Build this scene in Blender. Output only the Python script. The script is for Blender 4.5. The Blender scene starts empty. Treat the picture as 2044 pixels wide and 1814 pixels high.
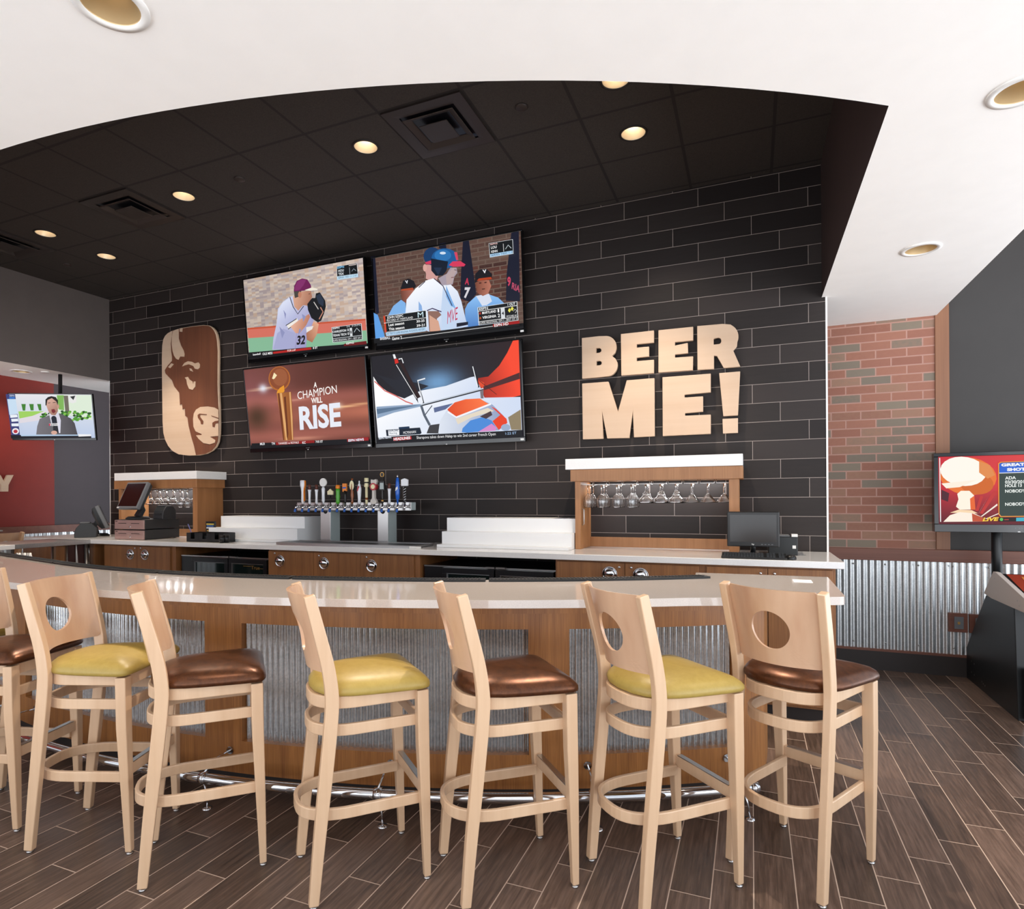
import bpy, bmesh, math, random
from mathutils import Vector, Matrix
from mathutils.geometry import tessellate_polygon

# ------------------------------------------------------------------ camera, world, light, exposure
SC = bpy.context.scene
COL = SC.collection
IW, IH = 2044.0, 1814.0
FPX, CX, CY, PSI, ROLL, CAMZ = 1232.4, 980.0, 994.85, .3997, -.0061, 1.5287

def setup_camera():
    cd = bpy.data.cameras.new('camera'); cam = bpy.data.objects.new('camera', cd); COL.objects.link(cam)
    cd.sensor_width = 36.0; cd.sensor_fit = 'HORIZONTAL'; cd.lens = 36.0 * FPX / IW
    cd.shift_x = (IW / 2 - CX) / IW; cd.shift_y = (CY - IH / 2) / IW
    cd.clip_start = .05; cd.clip_end = 200
    c, s = math.cos(PSI), math.sin(PSI); cr, sr = math.cos(ROLL), math.sin(ROLL)
    right = Vector((c, s, 0)); fwd = Vector((-s, c, 0)); up = Vector((0, 0, 1))
    r = right * cr + up * sr; u = -right * sr + up * cr
    m = Matrix((r, u, -fwd)).transposed().to_4x4(); m.translation = (0, 0, CAMZ)
    cam.matrix_world = m; SC.camera = cam
setup_camera()

W = bpy.data.worlds.new('world'); SC.world = W; W.use_nodes = True
_t = W.node_tree; _bg = _t.nodes['Background']
_tc = _t.nodes.new('ShaderNodeTexCoord'); _sp = _t.nodes.new('ShaderNodeSeparateXYZ'); _rp = _t.nodes.new('ShaderNodeValToRGB')
_t.links.new(_tc.outputs['Generated'], _sp.inputs[0]); _mp = _t.nodes.new('ShaderNodeMapRange'); _mp.inputs[1].default_value = -1; _mp.inputs[2].default_value = 1
_t.links.new(_sp.outputs[2], _mp.inputs[0]); _t.links.new(_mp.outputs[0], _rp.inputs[0]); _t.links.new(_rp.outputs[0], _bg.inputs[0])
_e = _rp.color_ramp.elements; _e[0].position = .49; _e[0].color = (.90, .94, 1, 1)   # unseen ground, set brighter than the sky to light the soffit
_e[1].position = .51; _e[1].color = (.30, .33, .37, 1)                               # sky
_bg.inputs[1].default_value = 3.85
SC.view_settings.view_transform = 'Standard'; SC.view_settings.look = 'None'
SC.view_settings.exposure = 0.0; SC.view_settings.gamma = 1.0; SC.view_settings.use_curve_mapping = False

def area(name, loc, target, sx, sy, power, col):
    l = bpy.data.lights.new(name, 'AREA'); l.shape = 'RECTANGLE'; l.size = sx; l.size_y = sy; l.energy = power; l.color = col
    o = bpy.data.objects.new(name, l); COL.objects.link(o); o.location = loc
    o.rotation_euler = (Vector(target) - Vector(loc)).to_track_quat('-Z', 'Y').to_euler(); return o
area('added_daylight_fill_front', (-1.5, -2.6, 1.6), (-2, 3, 1.5), 8, 2.4, 35, (1, .98, .95))  # unseen area light added as fill for assumed daylight; no window stands here
area('added_daylight_fill_side', (4.4, 1.2, 1.7), (0, 2.6, .9), 4.4, 2.4, 80, (.95, .98, 1))  # second added fill light for assumed daylight from the right, without any window

def spot(loc, target, power, col=(1, .86, .70), ang=75, blend=.7, r=.05):
    l = bpy.data.lights.new('spot_lamp', 'SPOT'); l.energy = power; l.color = col; l.spot_size = math.radians(ang); l.spot_blend = blend; l.shadow_soft_size = r
    o = bpy.data.objects.new('spot_lamp', l); COL.objects.link(o); o.location = loc
    o.rotation_euler = (Vector(target) - Vector(loc)).to_track_quat('-Z', 'Y').to_euler(); return o

# ------------------------------------------------------------------ from a picture point to a real plane
def ray(px, py):
    x3 = (px - CX) / FPX; z3 = -(py - CY) / FPX; c, s = math.cos(ROLL), math.sin(ROLL)
    x = c * x3 - s * z3; z = s * x3 + c * z3
    c, s = math.cos(PSI), math.sin(PSI)
    return Vector((c * x - s, s * x + c, z))
def wz(px, py, z):
    r = ray(px, py); t = (z - CAMZ) / r.z; return Vector((r.x * t, r.y * t, z))
def wy(px, py, y):
    r = ray(px, py); t = y / r.y; return Vector((r.x * t, y, CAMZ + r.z * t))
def wx(px, py, x):
    r = ray(px, py); t = x / r.x; return Vector((x, r.y * t, CAMZ + r.z * t))
def crop(x0, y0, x1, wpx):
    k = (x1 - x0) / wpx
    return lambda a, b: (x0 + a * k, y0 + b * k)

# ------------------------------------------------------------------ materials
def lin(c): return c / 12.92 if c <= .04045 else ((c + .055) / 1.055) ** 2.4
def rgb(h):
    if isinstance(h, str): h = h.lstrip('#'); h = [int(h[i:i + 2], 16) / 255 for i in (0, 2, 4)]
    return (lin(h[0]), lin(h[1]), lin(h[2]), 1.0)
M = {}
class NT:
    def __init__(s, name):
        s.m = bpy.data.materials.new(name); s.m.use_nodes = True; s.t = s.m.node_tree; s.b = s.t.nodes['Principled BSDF']; M[name] = s.m
        s.out = s.t.nodes['Material Output']
    def n(s, ty, **kw):
        x = s.t.nodes.new(ty)
        for k, v in kw.items(): setattr(x, k, v)
        return x
    def l(s, a, b): s.t.links.new(a, b)
    def math(s, op, a, b=None, c=None):
        x = s.n('ShaderNodeMath', operation=op)
        for i, v in enumerate((a, b, c)):
            if v is None: continue
            if isinstance(v, (int, float)): x.inputs[i].default_value = v
            else: s.l(v, x.inputs[i])
        return x.outputs[0]
    def pos(s):
        tc = s.n('ShaderNodeTexCoord'); sp = s.n('ShaderNodeSeparateXYZ'); s.l(tc.outputs['Object'], sp.inputs[0]); s.tc = tc
        return sp.outputs[0], sp.outputs[1], sp.outputs[2]
    def comb(s, x, y, z):
        c = s.n('ShaderNodeCombineXYZ')
        for i, v in enumerate((x, y, z)):
            if isinstance(v, (int, float)): c.inputs[i].default_value = v
            else: s.l(v, c.inputs[i])
        return c.outputs[0]
    def noise(s, vec, scale, detail=4, rough=.55):
        x = s.n('ShaderNodeTexNoise'); x.inputs['Scale'].default_value = scale; x.inputs['Detail'].default_value = detail; x.inputs['Roughness'].default_value = rough
        s.l(vec, x.inputs['Vector']); return x.outputs['Fac']
    def ramp(s, fac, stops):
        x = s.n('ShaderNodeValToRGB'); e = x.color_ramp.elements
        while len(e) < len(stops): e.new(.5)
        for i, (p, c) in enumerate(stops): e[i].position = p; e[i].color = c if len(c) == 4 else (*c, 1)
        s.l(fac, x.inputs[0]); return x.outputs[0]
    def mix(s, fac, a, b, mode='MIX'):
        x = s.n('ShaderNodeMixRGB', blend_type=mode)
        for i, v in enumerate((fac, a, b)):
            if isinstance(v, (int, float)): x.inputs[i].default_value = v
            elif isinstance(v, tuple): x.inputs[i].default_value = v
            else: s.l(v, x.inputs[i])
        return x.outputs[0]
    def bump(s, h, strength=.2, dist=.01):
        x = s.n('ShaderNodeBump'); x.inputs['Strength'].default_value = strength; x.inputs['Distance'].default_value = dist
        s.l(h, x.inputs['Height']); s.l(x.outputs[0], s.b.inputs['Normal'])
def flat(name, col, rough=.5, metal=0., emit=None, coat=0., spec=None, trans=0., ior=None, alpha=None):
    t = NT(name); b = t.b; b.inputs['Base Color'].default_value = rgb(col); b.inputs['Roughness'].default_value = rough; b.inputs['Metallic'].default_value = metal
    if emit: b.inputs['Emission Color'].default_value = rgb(col); b.inputs['Emission Strength'].default_value = emit
    if coat: b.inputs['Coat Weight'].default_value = coat
    if spec is not None: b.inputs['Specular IOR Level'].default_value = spec
    if trans: b.inputs['Transmission Weight'].default_value = trans
    if ior: b.inputs['IOR'].default_value = ior
    return t
def wood(name, c1, c2, axis='z', scale=28, rough=.45, fine=260, contrast=.5, coat=0.):
    t = NT(name); x, y, z = t.pos()
    a = [t.math('MULTIPLY', v, fine if k != axis else fine * .012) for k, v in (('x', x), ('y', y), ('z', z))]
    b = [t.math('MULTIPLY', v, scale if k != axis else scale * .06) for k, v in (('x', x), ('y', y), ('z', z))]
    f1 = t.noise(t.comb(*a), 1, 2); f2 = t.noise(t.comb(*b), 1, 3)
    f = t.math('ADD', t.math('MULTIPLY', f1, contrast), t.math('MULTIPLY', f2, 1 - contrast))
    col = t.ramp(f, [(.33, rgb(c1)), (.66, rgb(c2))]); t.l(col, t.b.inputs['Base Color'])
    t.b.inputs['Roughness'].default_value = rough
    if coat: t.b.inputs['Coat Weight'].default_value = coat; t.b.inputs['Coat Roughness'].default_value = .15
    return t
def planks(name, u, v, U0, V0, L, Wd, shift, grout, cols, gcol, rough, grain, bumpy=.3, rowrand=False, gstrength=.35):
    """staggered tiles: u runs along the tile, v across; each row v shifts the joints by `shift`"""
    t = NT(name); ax = dict(zip('xyz', t.pos()))
    uu, vv = ax[u], ax[v]
    row = t.math('FLOOR', t.math('DIVIDE', t.math('SUBTRACT', vv, V0), Wd))
    fv = t.math('SUBTRACT', t.math('DIVIDE', t.math('SUBTRACT', vv, V0), Wd), row)
    us = t.math('SUBTRACT', t.math('SUBTRACT', uu, U0), t.math('MULTIPLY', row, shift))
    cell = t.math('FLOOR', t.math('DIVIDE', us, L)); fu = t.math('SUBTRACT', t.math('DIVIDE', us, L), cell)
    dv = t.math('MULTIPLY', t.math('MINIMUM', fv, t.math('SUBTRACT', 1, fv)), Wd)
    du = t.math('MULTIPLY', t.math('MINIMUM', fu, t.math('SUBTRACT', 1, fu)), L)
    d = t.math('MINIMUM', du, dv)
    g = t.math('LESS_THAN', d, grout / 2)
    wn = t.n('ShaderNodeTexWhiteNoise', noise_dimensions='2D'); t.l(t.comb(cell, row, 0), wn.inputs['Vector'])
    rnd = wn.outputs['Value']
    off = t.math('MULTIPLY', rnd, 37.0)
    gr = t.noise(t.comb(t.math('ADD', t.math('MULTIPLY', uu, grain[0]), off), t.math('MULTIPLY', vv, grain[1]), off), 1, 5, .6)
    f = t.math('ADD', t.math('MULTIPLY', gr, gstrength), t.math('MULTIPLY', rnd, 1 - gstrength))
    col = t.ramp(f, cols)
    t.l(t.mix(g, col, gcol), t.b.inputs['Base Color'])
    t.l(t.math('ADD', t.math('MULTIPLY', g, .4), t.math('ADD', rough, t.math('MULTIPLY', gr, .12))), t.b.inputs['Roughness'])
    hgt = t.math('ADD', t.math('MINIMUM', t.math('MULTIPLY', d, 120), .5), t.math('MULTIPLY', gr, .25))
    t.bump(hgt, bumpy, .004)
    if name == 'wall_tile': t.b.inputs['Specular IOR Level'].default_value = .28
    return t
TL, TW = .6106, .1512
planks('wall_tile', 'x', 'z', .4157 + TL / 3 * 5, 3.0367, TL, TW, -TL / 3, .004,
       [(.25, rgb('221c1b')), (.5, rgb('2a2422')), (.75, rgb('332c2a'))], rgb('9a8e88'), .5, (6, 60))
planks('floor_tile', 'y', 'x', 3.097, .6034, TL, TW, TL / 3, .0045,
       [(.25, rgb('352a23')), (.5, rgb('5c493e')), (.75, rgb('80685a'))], rgb('c4ab98'), .33, (5, 85), .4, gstrength=.75)
planks('brick', 'x', 'z', .55, 1.07, .232, .0759, .116, .011,
       [(0.12, rgb('936252')), (.3, rgb('a16f5c')), (.5, rgb('8f6050')), (.62, rgb('9a7561')), (.74, rgb('7b6f62')), (.9, rgb('857868'))], rgb('b38a7c'), .8, (30, 40), .6, gstrength=.12)
def ceil_tile():
    t = NT('ceiling_tile'); x, y, z = t.pos()
    def ed(v, o):
        q = t.math('FRACT', t.math('DIVIDE', t.math('SUBTRACT', v, o), .6106)); return t.math('MULTIPLY', t.math('MINIMUM', q, t.math('SUBTRACT', 1, q)), .6106)
    d = t.math('MINIMUM', ed(x, -2.285 - .6106 * 20), ed(y, 5.342 - .6106 * 20)); g = t.math('LESS_THAN', d, .011)
    n = t.noise(t.tc.outputs['Object'], 140, 3)
    t.l(t.mix(g, t.ramp(n, [(.3, rgb('2b2623')), (.7, rgb('3a332f'))]), rgb('1c1716')), t.b.inputs['Base Color']); t.b.inputs['Roughness'].default_value = .8
    t.bump(t.math('ADD', t.math('MULTIPLY', g, -1), t.math('MULTIPLY', n, .3)), .3, .006)
ceil_tile()
def paint(name, col, rough=.6, v=.03):
    t = NT(name); x, y, z = t.pos(); n = t.noise(t.tc.outputs['Object'], 6, 3)
    c = rgb(col); a = tuple(q * (1 - v) for q in c[:3]) + (1,); b = tuple(min(1, q * (1 + v)) for q in c[:3]) + (1,)
    t.l(t.ramp(n, [(.35, a), (.65, b)]), t.b.inputs['Base Color']); t.b.inputs['Roughness'].default_value = rough
    n2 = t.noise(t.tc.outputs['Object'], 250, 2); t.bump(n2, .06, .002); return t
paint('white_paint', 'f8f5f1', .7, .01); paint('dark_soffit_paint', '3b2c2a', .6); paint('grey_paint', '665d59', .6); paint('red_paint', '7c1c0e', .6); paint('purple_grey_paint', '40363a', .6)
paint('charcoal_paint', '34302e', .6); paint('base_dark', '2a211e', .5)
wood('bar_wood', '855228', 'b5793f', 'z', 20, .42, 420, .6)
wood('cabinet_wood', '7a4f2e', 'a06c40', 'z', 20, .42, 420, .6)
wood('shelf_wood', '96643c', 'b07c50', 'z', 16, .42, 300, .5)
wood('rail_wood', '6d4133', '7f4f3e', 'x', 14, .5, 90, .4)
wood('trim_wood', '7c5138', '946547', 'z', 14, .5, 90, .4)
wood('beech', 'd2ac88', 'e0be9c', 'z', 10, .38, 60, .25, coat=.25)
wood('beech_panel', 'c4997a', 'd8b393', 'z', 7, .32, 30, .15, coat=.35)
wood('maple', 'c3a68c', 'cdb39b', 'x', 6, .55, 40, .2)
wood('stained_brown', '5d3626', '74462f', 'z', 8, .5, 120, .4)
def leather(name, c1, c2, metal, rough):
    t = NT(name); x, y, z = t.pos(); n = t.noise(t.tc.outputs['Object'], 35, 5, .7); n2 = t.noise(t.tc.outputs['Object'], 420, 2)
    t.l(t.ramp(n, [(.3, rgb(c1)), (.7, rgb(c2))]), t.b.inputs['Base Color']); t.b.inputs['Metallic'].default_value = metal; t.b.inputs['Roughness'].default_value = rough; t.bump(n2, .08, .001)
leather('brown_vinyl', '46291a', '693f25', .6, .32); leather('green_vinyl', 'a68c44', 'b2984f', 0, .40)
def quartz(name, c1, c2, rough):
    t = NT(name); x, y, z = t.pos(); n = t.noise(t.tc.outputs['Object'], 260, 3, .7)
    t.l(t.ramp(n, [(.35, rgb(c1)), (.65, rgb(c2))]), t.b.inputs['Base Color']); t.b.inputs['Roughness'].default_value = rough; t.b.inputs['Coat Weight'].default_value = .3; t.b.inputs['Coat Roughness'].default_value = .05
quartz('quartz', 'c2b7af', 'cfc4bc', .09); quartz('quartz_white', 'e6e4e2', 'f0eeec', .15)
def galv(name, axis, c1='b4b8ba', c2='d8dcde', rough=.2):
    t = NT(name); x, y, z = t.pos(); n = t.noise(t.tc.outputs['Object'], 30, 4, .7); v = t.n('ShaderNodeTexVoronoi'); v.inputs['Scale'].default_value = 90; t.l(t.tc.outputs['Object'], v.inputs['Vector'])
    f = t.math('ADD', t.math('MULTIPLY', n, .6), t.math('MULTIPLY', v.outputs['Distance'], .4))
    t.l(t.ramp(f, [(.25, rgb(c1)), (.65, rgb(c2))]), t.b.inputs['Base Color']); t.b.inputs['Metallic'].default_value = .92; t.b.inputs['Roughness'].default_value = rough
galv('galvanized', 'z', rough=.17); galv('galvanized_dull', 'z', 'd0d4d6', 'eceff0', .4); galv('stainless', 'z', 'b6b5b4', 'c2c1c0', .3)
flat('chrome', 'd8d8da', .08, 1.); flat('steel_satin', 'b8b6b4', .28, 1.)
flat('black_plastic', '161617', .35); flat('black_gloss', '0b0b0d', .12); flat('dark_plastic', '2a2c2e', .45); flat('grey_plastic', '6d6f72', .45); flat('rubber_mat', '141618', .5)
flat('white_laminate', 'fafafa', .35); flat('white_plastic', 'e9e7e3', .4); flat('pink_steel', 'c0a09a', .35, .5); flat('blue_plastic', '2b62b8', .35)
flat('off_screen', '120d0c', .18); flat('cooler_black', '101014', .3); flat('cooler_glass', '14201f', .05, 0, spec=.9); flat('gold', 'c79a55', .35, .8)
flat('lamp_glow', 'fff0d6', .5, emit=9); flat('lamp_baffle', 'e6d8c2', .35, .5); flat('lamp_dim', 'fff0d6', .5, emit=1.6); flat('lamp_baffle_dim', 'bfa57c', .4, .5); flat('lamp_rim_black', '221c1a', .5)
flat('vent_metal', '3a322f', .45, .3); flat('void_black', '060606', .9); flat('white_trim', 'e8e6e4', .4)
flat('glass', 'ffffff', .02, trans=1., ior=1.45); flat('glass_plate', 'aab5b4', .3); flat('paper', 'f0eee9', .8); flat('rack_wire', 'd9d9d9', .2, .9)
flat('door_dark', '4a2f2b', .35); flat('cable_blue', '5560a8', .5)
flat('orange', 'e8862a', .4); flat('tap_white', 'e8eaee', .3); flat('tap_brown', '5a2c20', .45); flat('tap_green', '4aa02c', .35); flat('tap_blue', '1f5fc0', .25); flat('tap_cream', 'e9dfb4', .4)
flat('tap_black', '161210', .35); flat('tap_red', 'b02a34', .35); flat('tap_amber', '8a4a1e', .3); flat('cab_black', '15181a', .4); flat('cab_white', 'd8cdc4', .45); flat('bone', 'cfc8c0', .4)
def colattr(name, strength=1.0):
    t = NT(name); a = t.n('ShaderNodeVertexColor'); a.layer_name = 'Col'
    t.b.inputs['Base Color'].default_value = (.01, .01, .01, 1); t.b.inputs['Roughness'].default_value = .5; t.b.inputs['Specular IOR Level'].default_value = .15
    t.l(a.outputs['Color'], t.b.inputs['Emission Color']); t.b.inputs['Emission Strength'].default_value = strength
colattr('screen_picture', 1.0)
def printed(name):
    t = NT(name); a = t.n('ShaderNodeVertexColor'); a.layer_name = 'Col'; t.l(a.outputs['Color'], t.b.inputs['Base Color']); t.b.inputs['Roughness'].default_value = .5
printed('printed')

# ------------------------------------------------------------------ mesh building
class MB:
    def __init__(s): s.v = []; s.f = []; s.c = []; s.sm = []
    def add(s, vs, fs, col=None, smooth=False):
        o = len(s.v); s.v += [tuple(q) for q in vs]; s.f += [tuple(i + o for i in f) for f in fs]; s.c += [col] * len(fs); s.sm += [smooth] * len(fs); return s
    def box(s, x0, x1, y0, y1, z0, z1, col=None, M_=None):
        vs = [Vector(p) for p in ((x0, y0, z0), (x1, y0, z0), (x1, y1, z0), (x0, y1, z0), (x0, y0, z1), (x1, y0, z1), (x1, y1, z1), (x0, y1, z1))]
        if M_: vs = [M_ @ v for v in vs]
        return s.add(vs, [(0, 3, 2, 1), (4, 5, 6, 7), (0, 1, 5, 4), (1, 2, 6, 5), (2, 3, 7, 6), (3, 0, 4, 7)], col)
    def rings(s, rings, closed=True, caps=True, col=None, smooth=True):
        n = len(rings[0]); vs = [p for r in rings for p in r]; fs = []
        for i in range(len(rings) - 1):
            for j in range(n if closed else n - 1):
                a = i * n + j; b = i * n + (j + 1) % n; fs.append((a, b, b + n, a + n))
        s.add(vs, fs, col, smooth)
        if caps and closed:
            o = len(s.v) - len(vs)
            s.f.append(tuple(o + i for i in range(n - 1, -1, -1))); s.f.append(tuple(o + (len(rings) - 1) * n + i for i in range(n))); s.c += [col] * 2; s.sm += [False] * 2
        return s
    def lathe(s, prof, c=(0, 0, 0), n=16, M_=None, caps=False, col=None, smooth=True):
        R = []
        for r, z in prof:
            q = [Vector((math.cos(2 * math.pi * k / n) * r, math.sin(2 * math.pi * k / n) * r, z)) for k in range(n)]
            if M_: q = [M_ @ p for p in q]
            R.append([p + Vector(c) for p in q])
        return s.rings(R, caps=caps, col=col, smooth=smooth)
    def tube(s, path, r, n=10, closed=False, col=None):
        path = [Vector(p) for p in path]; R = []; N = len(path); prev = None
        for i, p in enumerate(path):
            a = path[(i - 1) % N] if (closed or i > 0) else p; b = path[(i + 1) % N] if (closed or i < N - 1) else p
            t = (b - a).normalized()
            if prev is None:
                prev = t.orthogonal().normalized()
            u = (prev - t * prev.dot(t)); u = u.normalized() if u.length > 1e-6 else t.orthogonal().normalized(); w = t.cross(u); prev = u
            rr = r[i] if isinstance(r, (list, tuple)) else r
            R.append([p + (u * math.cos(2 * math.pi * k / n) + w * math.sin(2 * math.pi * k / n)) * rr for k in range(n)])
        if closed: R.append(R[0]); return s.rings(R, caps=False, col=col)
        return s.rings(R, col=col)
    def sweep(s, path, ws, hs, up=(0, 0, 1), col=None, smooth=False):
        """rectangular section w (sideways) x h (along up) swept along the path"""
        path = [Vector(p) for p in path]; up = Vector(up); R = []; N = len(path)
        for i, p in enumerate(path):
            t = (path[min(i + 1, N - 1)] - path[max(i - 1, 0)]).normalized(); sd = t.cross(up).normalized(); u2 = sd.cross(t).normalized()
            w = ws[i] if isinstance(ws, (list, tuple)) else ws; h = hs[i] if isinstance(hs, (list, tuple)) else hs
            R.append([p + sd * w / 2 + u2 * h / 2, p - sd * w / 2 + u2 * h / 2, p - sd * w / 2 - u2 * h / 2, p + sd * w / 2 - u2 * h / 2])
        return s.rings(R, col=col, smooth=smooth)
    def prism(s, outer, holes, fn, col=None, cap=True):
        """fn(u, v, k) maps the outline to space, k = 0 back, 1 front"""
        loops = [list(outer)] + [list(h) for h in holes]; flatp = [p for l in loops for p in l]
        tri = tessellate_polygon([[Vector((p[0], p[1], 0)) for p in l] for l in loops]); n = len(flatp)
        vs = [fn(p[0], p[1], 0) for p in flatp] + [fn(p[0], p[1], 1) for p in flatp]; fs = []
        for t in tri:
            fs.append((t[0], t[1], t[2])); fs.append((t[2] + n, t[1] + n, t[0] + n))
        o = 0
        for l in loops:
            m = len(l)
            for i in range(m): a, b = o + i, o + (i + 1) % m; fs.append((a, b, b + n, a + n))
            o += m
        return s.add(vs, fs, col)
    def disc(s, c, r, n=24, axis=(0, 0, 1), col=None):
        ax = Vector(axis).normalized(); u = ax.orthogonal().normalized(); w = ax.cross(u); c = Vector(c)
        return s.add([c + (u * math.cos(2 * math.pi * k / n) + w * math.sin(2 * math.pi * k / n)) * r for k in range(n)], [tuple(range(n))], col)
    def build(s, name, mat, parent=None, bevel=0, label=None, seg=2):
        me = bpy.data.meshes.new(name)
        off = Vector((0, 0, 0)) if parent is None else BASE.get(parent.name, Vector((0, 0, 0)))
        me.from_pydata([tuple(Vector(v) - off) for v in s.v], [], s.f); me.update()
        bm = bmesh.new(); bm.from_mesh(me)
        if not any(c is not None for c in s.c): bmesh.ops.recalc_face_normals(bm, faces=bm.faces)
        bm.to_mesh(me); bm.free()
        me.polygons.foreach_set('use_smooth', s.sm)
        if any(c is not None for c in s.c):
            at = me.color_attributes.new('Col', 'FLOAT_COLOR', 'CORNER')
            for p, c in zip(me.polygons, s.c):
                for k, li in enumerate(p.loop_indices):
                    cc = c[k] if isinstance(c, list) else c
                    at.data[li].color = cc if cc else (0, 0, 0, 1)
        me.materials.append(M[mat] if isinstance(mat, str) else mat)
        o = bpy.data.objects.new(name, me); COL.objects.link(o)
        if parent is not None:
            o.parent = parent; BASE[o.name] = off
        else: BASE[o.name] = Vector((0, 0, 0))
        if bevel:
            md = o.modifiers.new('bevel', 'BEVEL'); md.width = bevel; md.segments = seg; md.limit_method = 'ANGLE'; md.angle_limit = math.radians(50); md.harden_normals = False
        if label: o['label'] = label
        return o
BASE = {}
def thing(name, label, cat, loc=(0, 0, 0), group=None, rot=None):
    o = bpy.data.objects.new(name, None); COL.objects.link(o); o.empty_display_size = .1; o.location = loc
    if rot is not None: o.rotation_euler = rot
    o['label'] = label; o['category'] = cat; BASE[o.name] = Vector(loc)
    if group: o['group'] = group
    return o
def tag(o, label, cat, group=None):
    o['label'] = label; o['category'] = cat
    if group: o['group'] = group
    return o
def struct(o): o['kind'] = 'structure'; return o
def place(o, loc):  # gives a one-mesh thing an origin of its own
    loc = Vector(loc)
    o.data.transform(Matrix.Translation(-loc)); o.location = loc; return o
def dup(root, loc=None, rotz=None, label=None, group=None, swap=None):
    r = root.copy(); COL.objects.link(r)
    if loc is not None: r.location = loc
    if rotz is not None: r.rotation_euler = (0, 0, rotz)
    if label: r['label'] = label
    if group: r['group'] = group
    for ch in list(root.children):
        c = ch.copy(); COL.objects.link(c); c.parent = r
        if swap and ch.name.split('.')[0] in swap: c.data = swap[ch.name.split('.')[0]]
        for g in list(ch.children):
            d = g.copy(); COL.objects.link(d); d.parent = c
    return r
FONT = {}
def glyphs(txt, bold=.0):
    """triangles of a line of writing, scaled to a unit box"""
    k = (txt, bold)
    if k in FONT: return FONT[k]
    cu = bpy.data.curves.new('t', 'FONT'); cu.body = txt; cu.offset = bold; cu.resolution_u = 3
    ob = bpy.data.objects.new('t', cu); COL.objects.link(ob); bpy.context.view_layer.update()
    dg = bpy.context.evaluated_depsgraph_get(); me = ob.evaluated_get(dg).to_mesh()
    vs = [(v.co.x, v.co.y) for v in me.vertices]; fs = [tuple(p.vertices) for p in me.polygons]
    ob.evaluated_get(dg).to_mesh_clear(); bpy.data.objects.remove(ob); bpy.data.curves.remove(cu)
    x0 = min(v[0] for v in vs); x1 = max(v[0] for v in vs); cap = .70
    FONT[k] = ([((a - x0) / (x1 - x0), b / cap) for a, b in vs], fs); return FONT[k]
# ------------------------------------------------------------------ the setting
YF, XR = -2.0, 3.4
YW, YR, XL = 5.404, 6.36, -8.43
XA, XB = -7.59, .507           # the raised ceiling runs between these
ZS, ZC = 3.07, 4.11            # soffit underside, dark grid ceiling
SCX, SCY, SR = -3.23, 8.051, 6.395
BCX, BCY = -3.279, 8.277       # centre of the bar's curve
def arcy(x): return SCY - math.sqrt(max(0, SR * SR - (x - SCX) ** 2))
def bp(R, deg, z=0):
    a = math.radians(max(deg, -13.5)); p = Vector((BCX + R * math.sin(a), BCY - R * math.cos(a), z))
    if deg < -13.5: p += Vector((-math.cos(a), -math.sin(a), 0)) * (5.87 * math.radians(-13.5 - deg))   # the bar runs straight on the left
    return p

struct(MB().box(XL - .1, XR, YF, 7.4, -.1, 0).build('floor', 'floor_tile'))
struct(MB().box(XA, .541, YW, YW + .15, 0, ZC + .1).build('wall_back', 'wall_tile'))
struct(MB().box(.541, XR, YR, YR + .15, 0, 5).build('wall_right_end', 'charcoal_paint'))
b = MB().box(.40, .541, YW + .15, YR, 0, 5); struct(b.build('wall_side_return', 'charcoal_paint'))
struct(MB().box(.545, 1.448, YR - .018, YR, 1.07, ZS + .03).build('wall_brick', 'brick'))
struct(MB().box(1.448, 1.548, YR - .03, YR, 1.07, ZS + .9).build('trim_1', 'trim_wood', bevel=.003))
struct(MB().box(.541, XR, YR - .045, YR, .965, 1.07).build('trim_2', 'rail_wood', bevel=.004))
struct(MB().box(.541, XR, YR - .03, YR, 0, .165).build('baseboard_right', 'base_dark'))
struct(MB().box(.541, XR, YR - .034, YR, .165, .185).build('trim_3', 'rail_wood'))
struct(MB().box(.532, .545, YW - .004, YW + .02, 0, ZS).build('trim_4', 'white_trim'))
struct(MB().box(XA - .006, XA + .004, YW - .004, YW + .02, 0, ZS).build('trim_5', 'white_trim'))
# left wall: red paint, purple grey paint near the tile wall
YP = 5.235
struct(MB().box(XL - .1, XL, YF, YP, 0, 4.2).build('wall_left', 'red_paint'))
struct(MB().box(XL - .1, XL, YP, 7.4, 0, 4.2).build('wall_left_dark', 'purple_grey_paint'))
struct(MB().box(XL - .1, XA + .1, 7.3, 7.4, 0, 4.2).build('wall_left_end', 'purple_grey_paint'))
struct(MB().box(XL, XL + .03, YF, 7.3, 1.12, 1.215).build('trim_6', 'rail_wood'))
struct(MB().box(XL, XL + .02, YF, 7.3, 0, .165).build('baseboard_left', 'base_dark'))
def corrugated(name, p0, p1, nrm, z0, z1, pitch, amp, parent=None, mat='galvanized'):
    p0, p1 = Vector(p0), Vector(p1); L = (p1 - p0).length; d = (p1 - p0) / L; n = int(L / pitch * 8); nv = Vector(nrm)
    b = MB(); vs = []
    for i in range(n + 1):
        t = L * i / n; q = p0 + d * t + nv * (amp * math.sin(2 * math.pi * t / pitch)); vs += [(q.x, q.y, z0), (q.x, q.y, z1)]
    b.add(vs, [(2 * i, 2 * i + 2, 2 * i + 3, 2 * i + 1) for i in range(n)], smooth=True)
    return b.build(name, mat, parent)
c = corrugated('wainscot_sheet', (.545, YR - .015, 0), (XR - .05, YR - .015, 0), (0, -1, 0), .185, .965, .0508, .0065, mat='galvanized_dull'); c.name = 'wall_right_wainscot'; struct(c)
c = corrugated('wainscot_sheet', (XL + .014, -1.9, 0), (XL + .014, 7.2, 0), (1, 0, 0), .165, 1.12, .1, .011, mat='galvanized_dull'); c.name = 'wall_left_wainscot'; struct(c)
b = MB()
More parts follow.
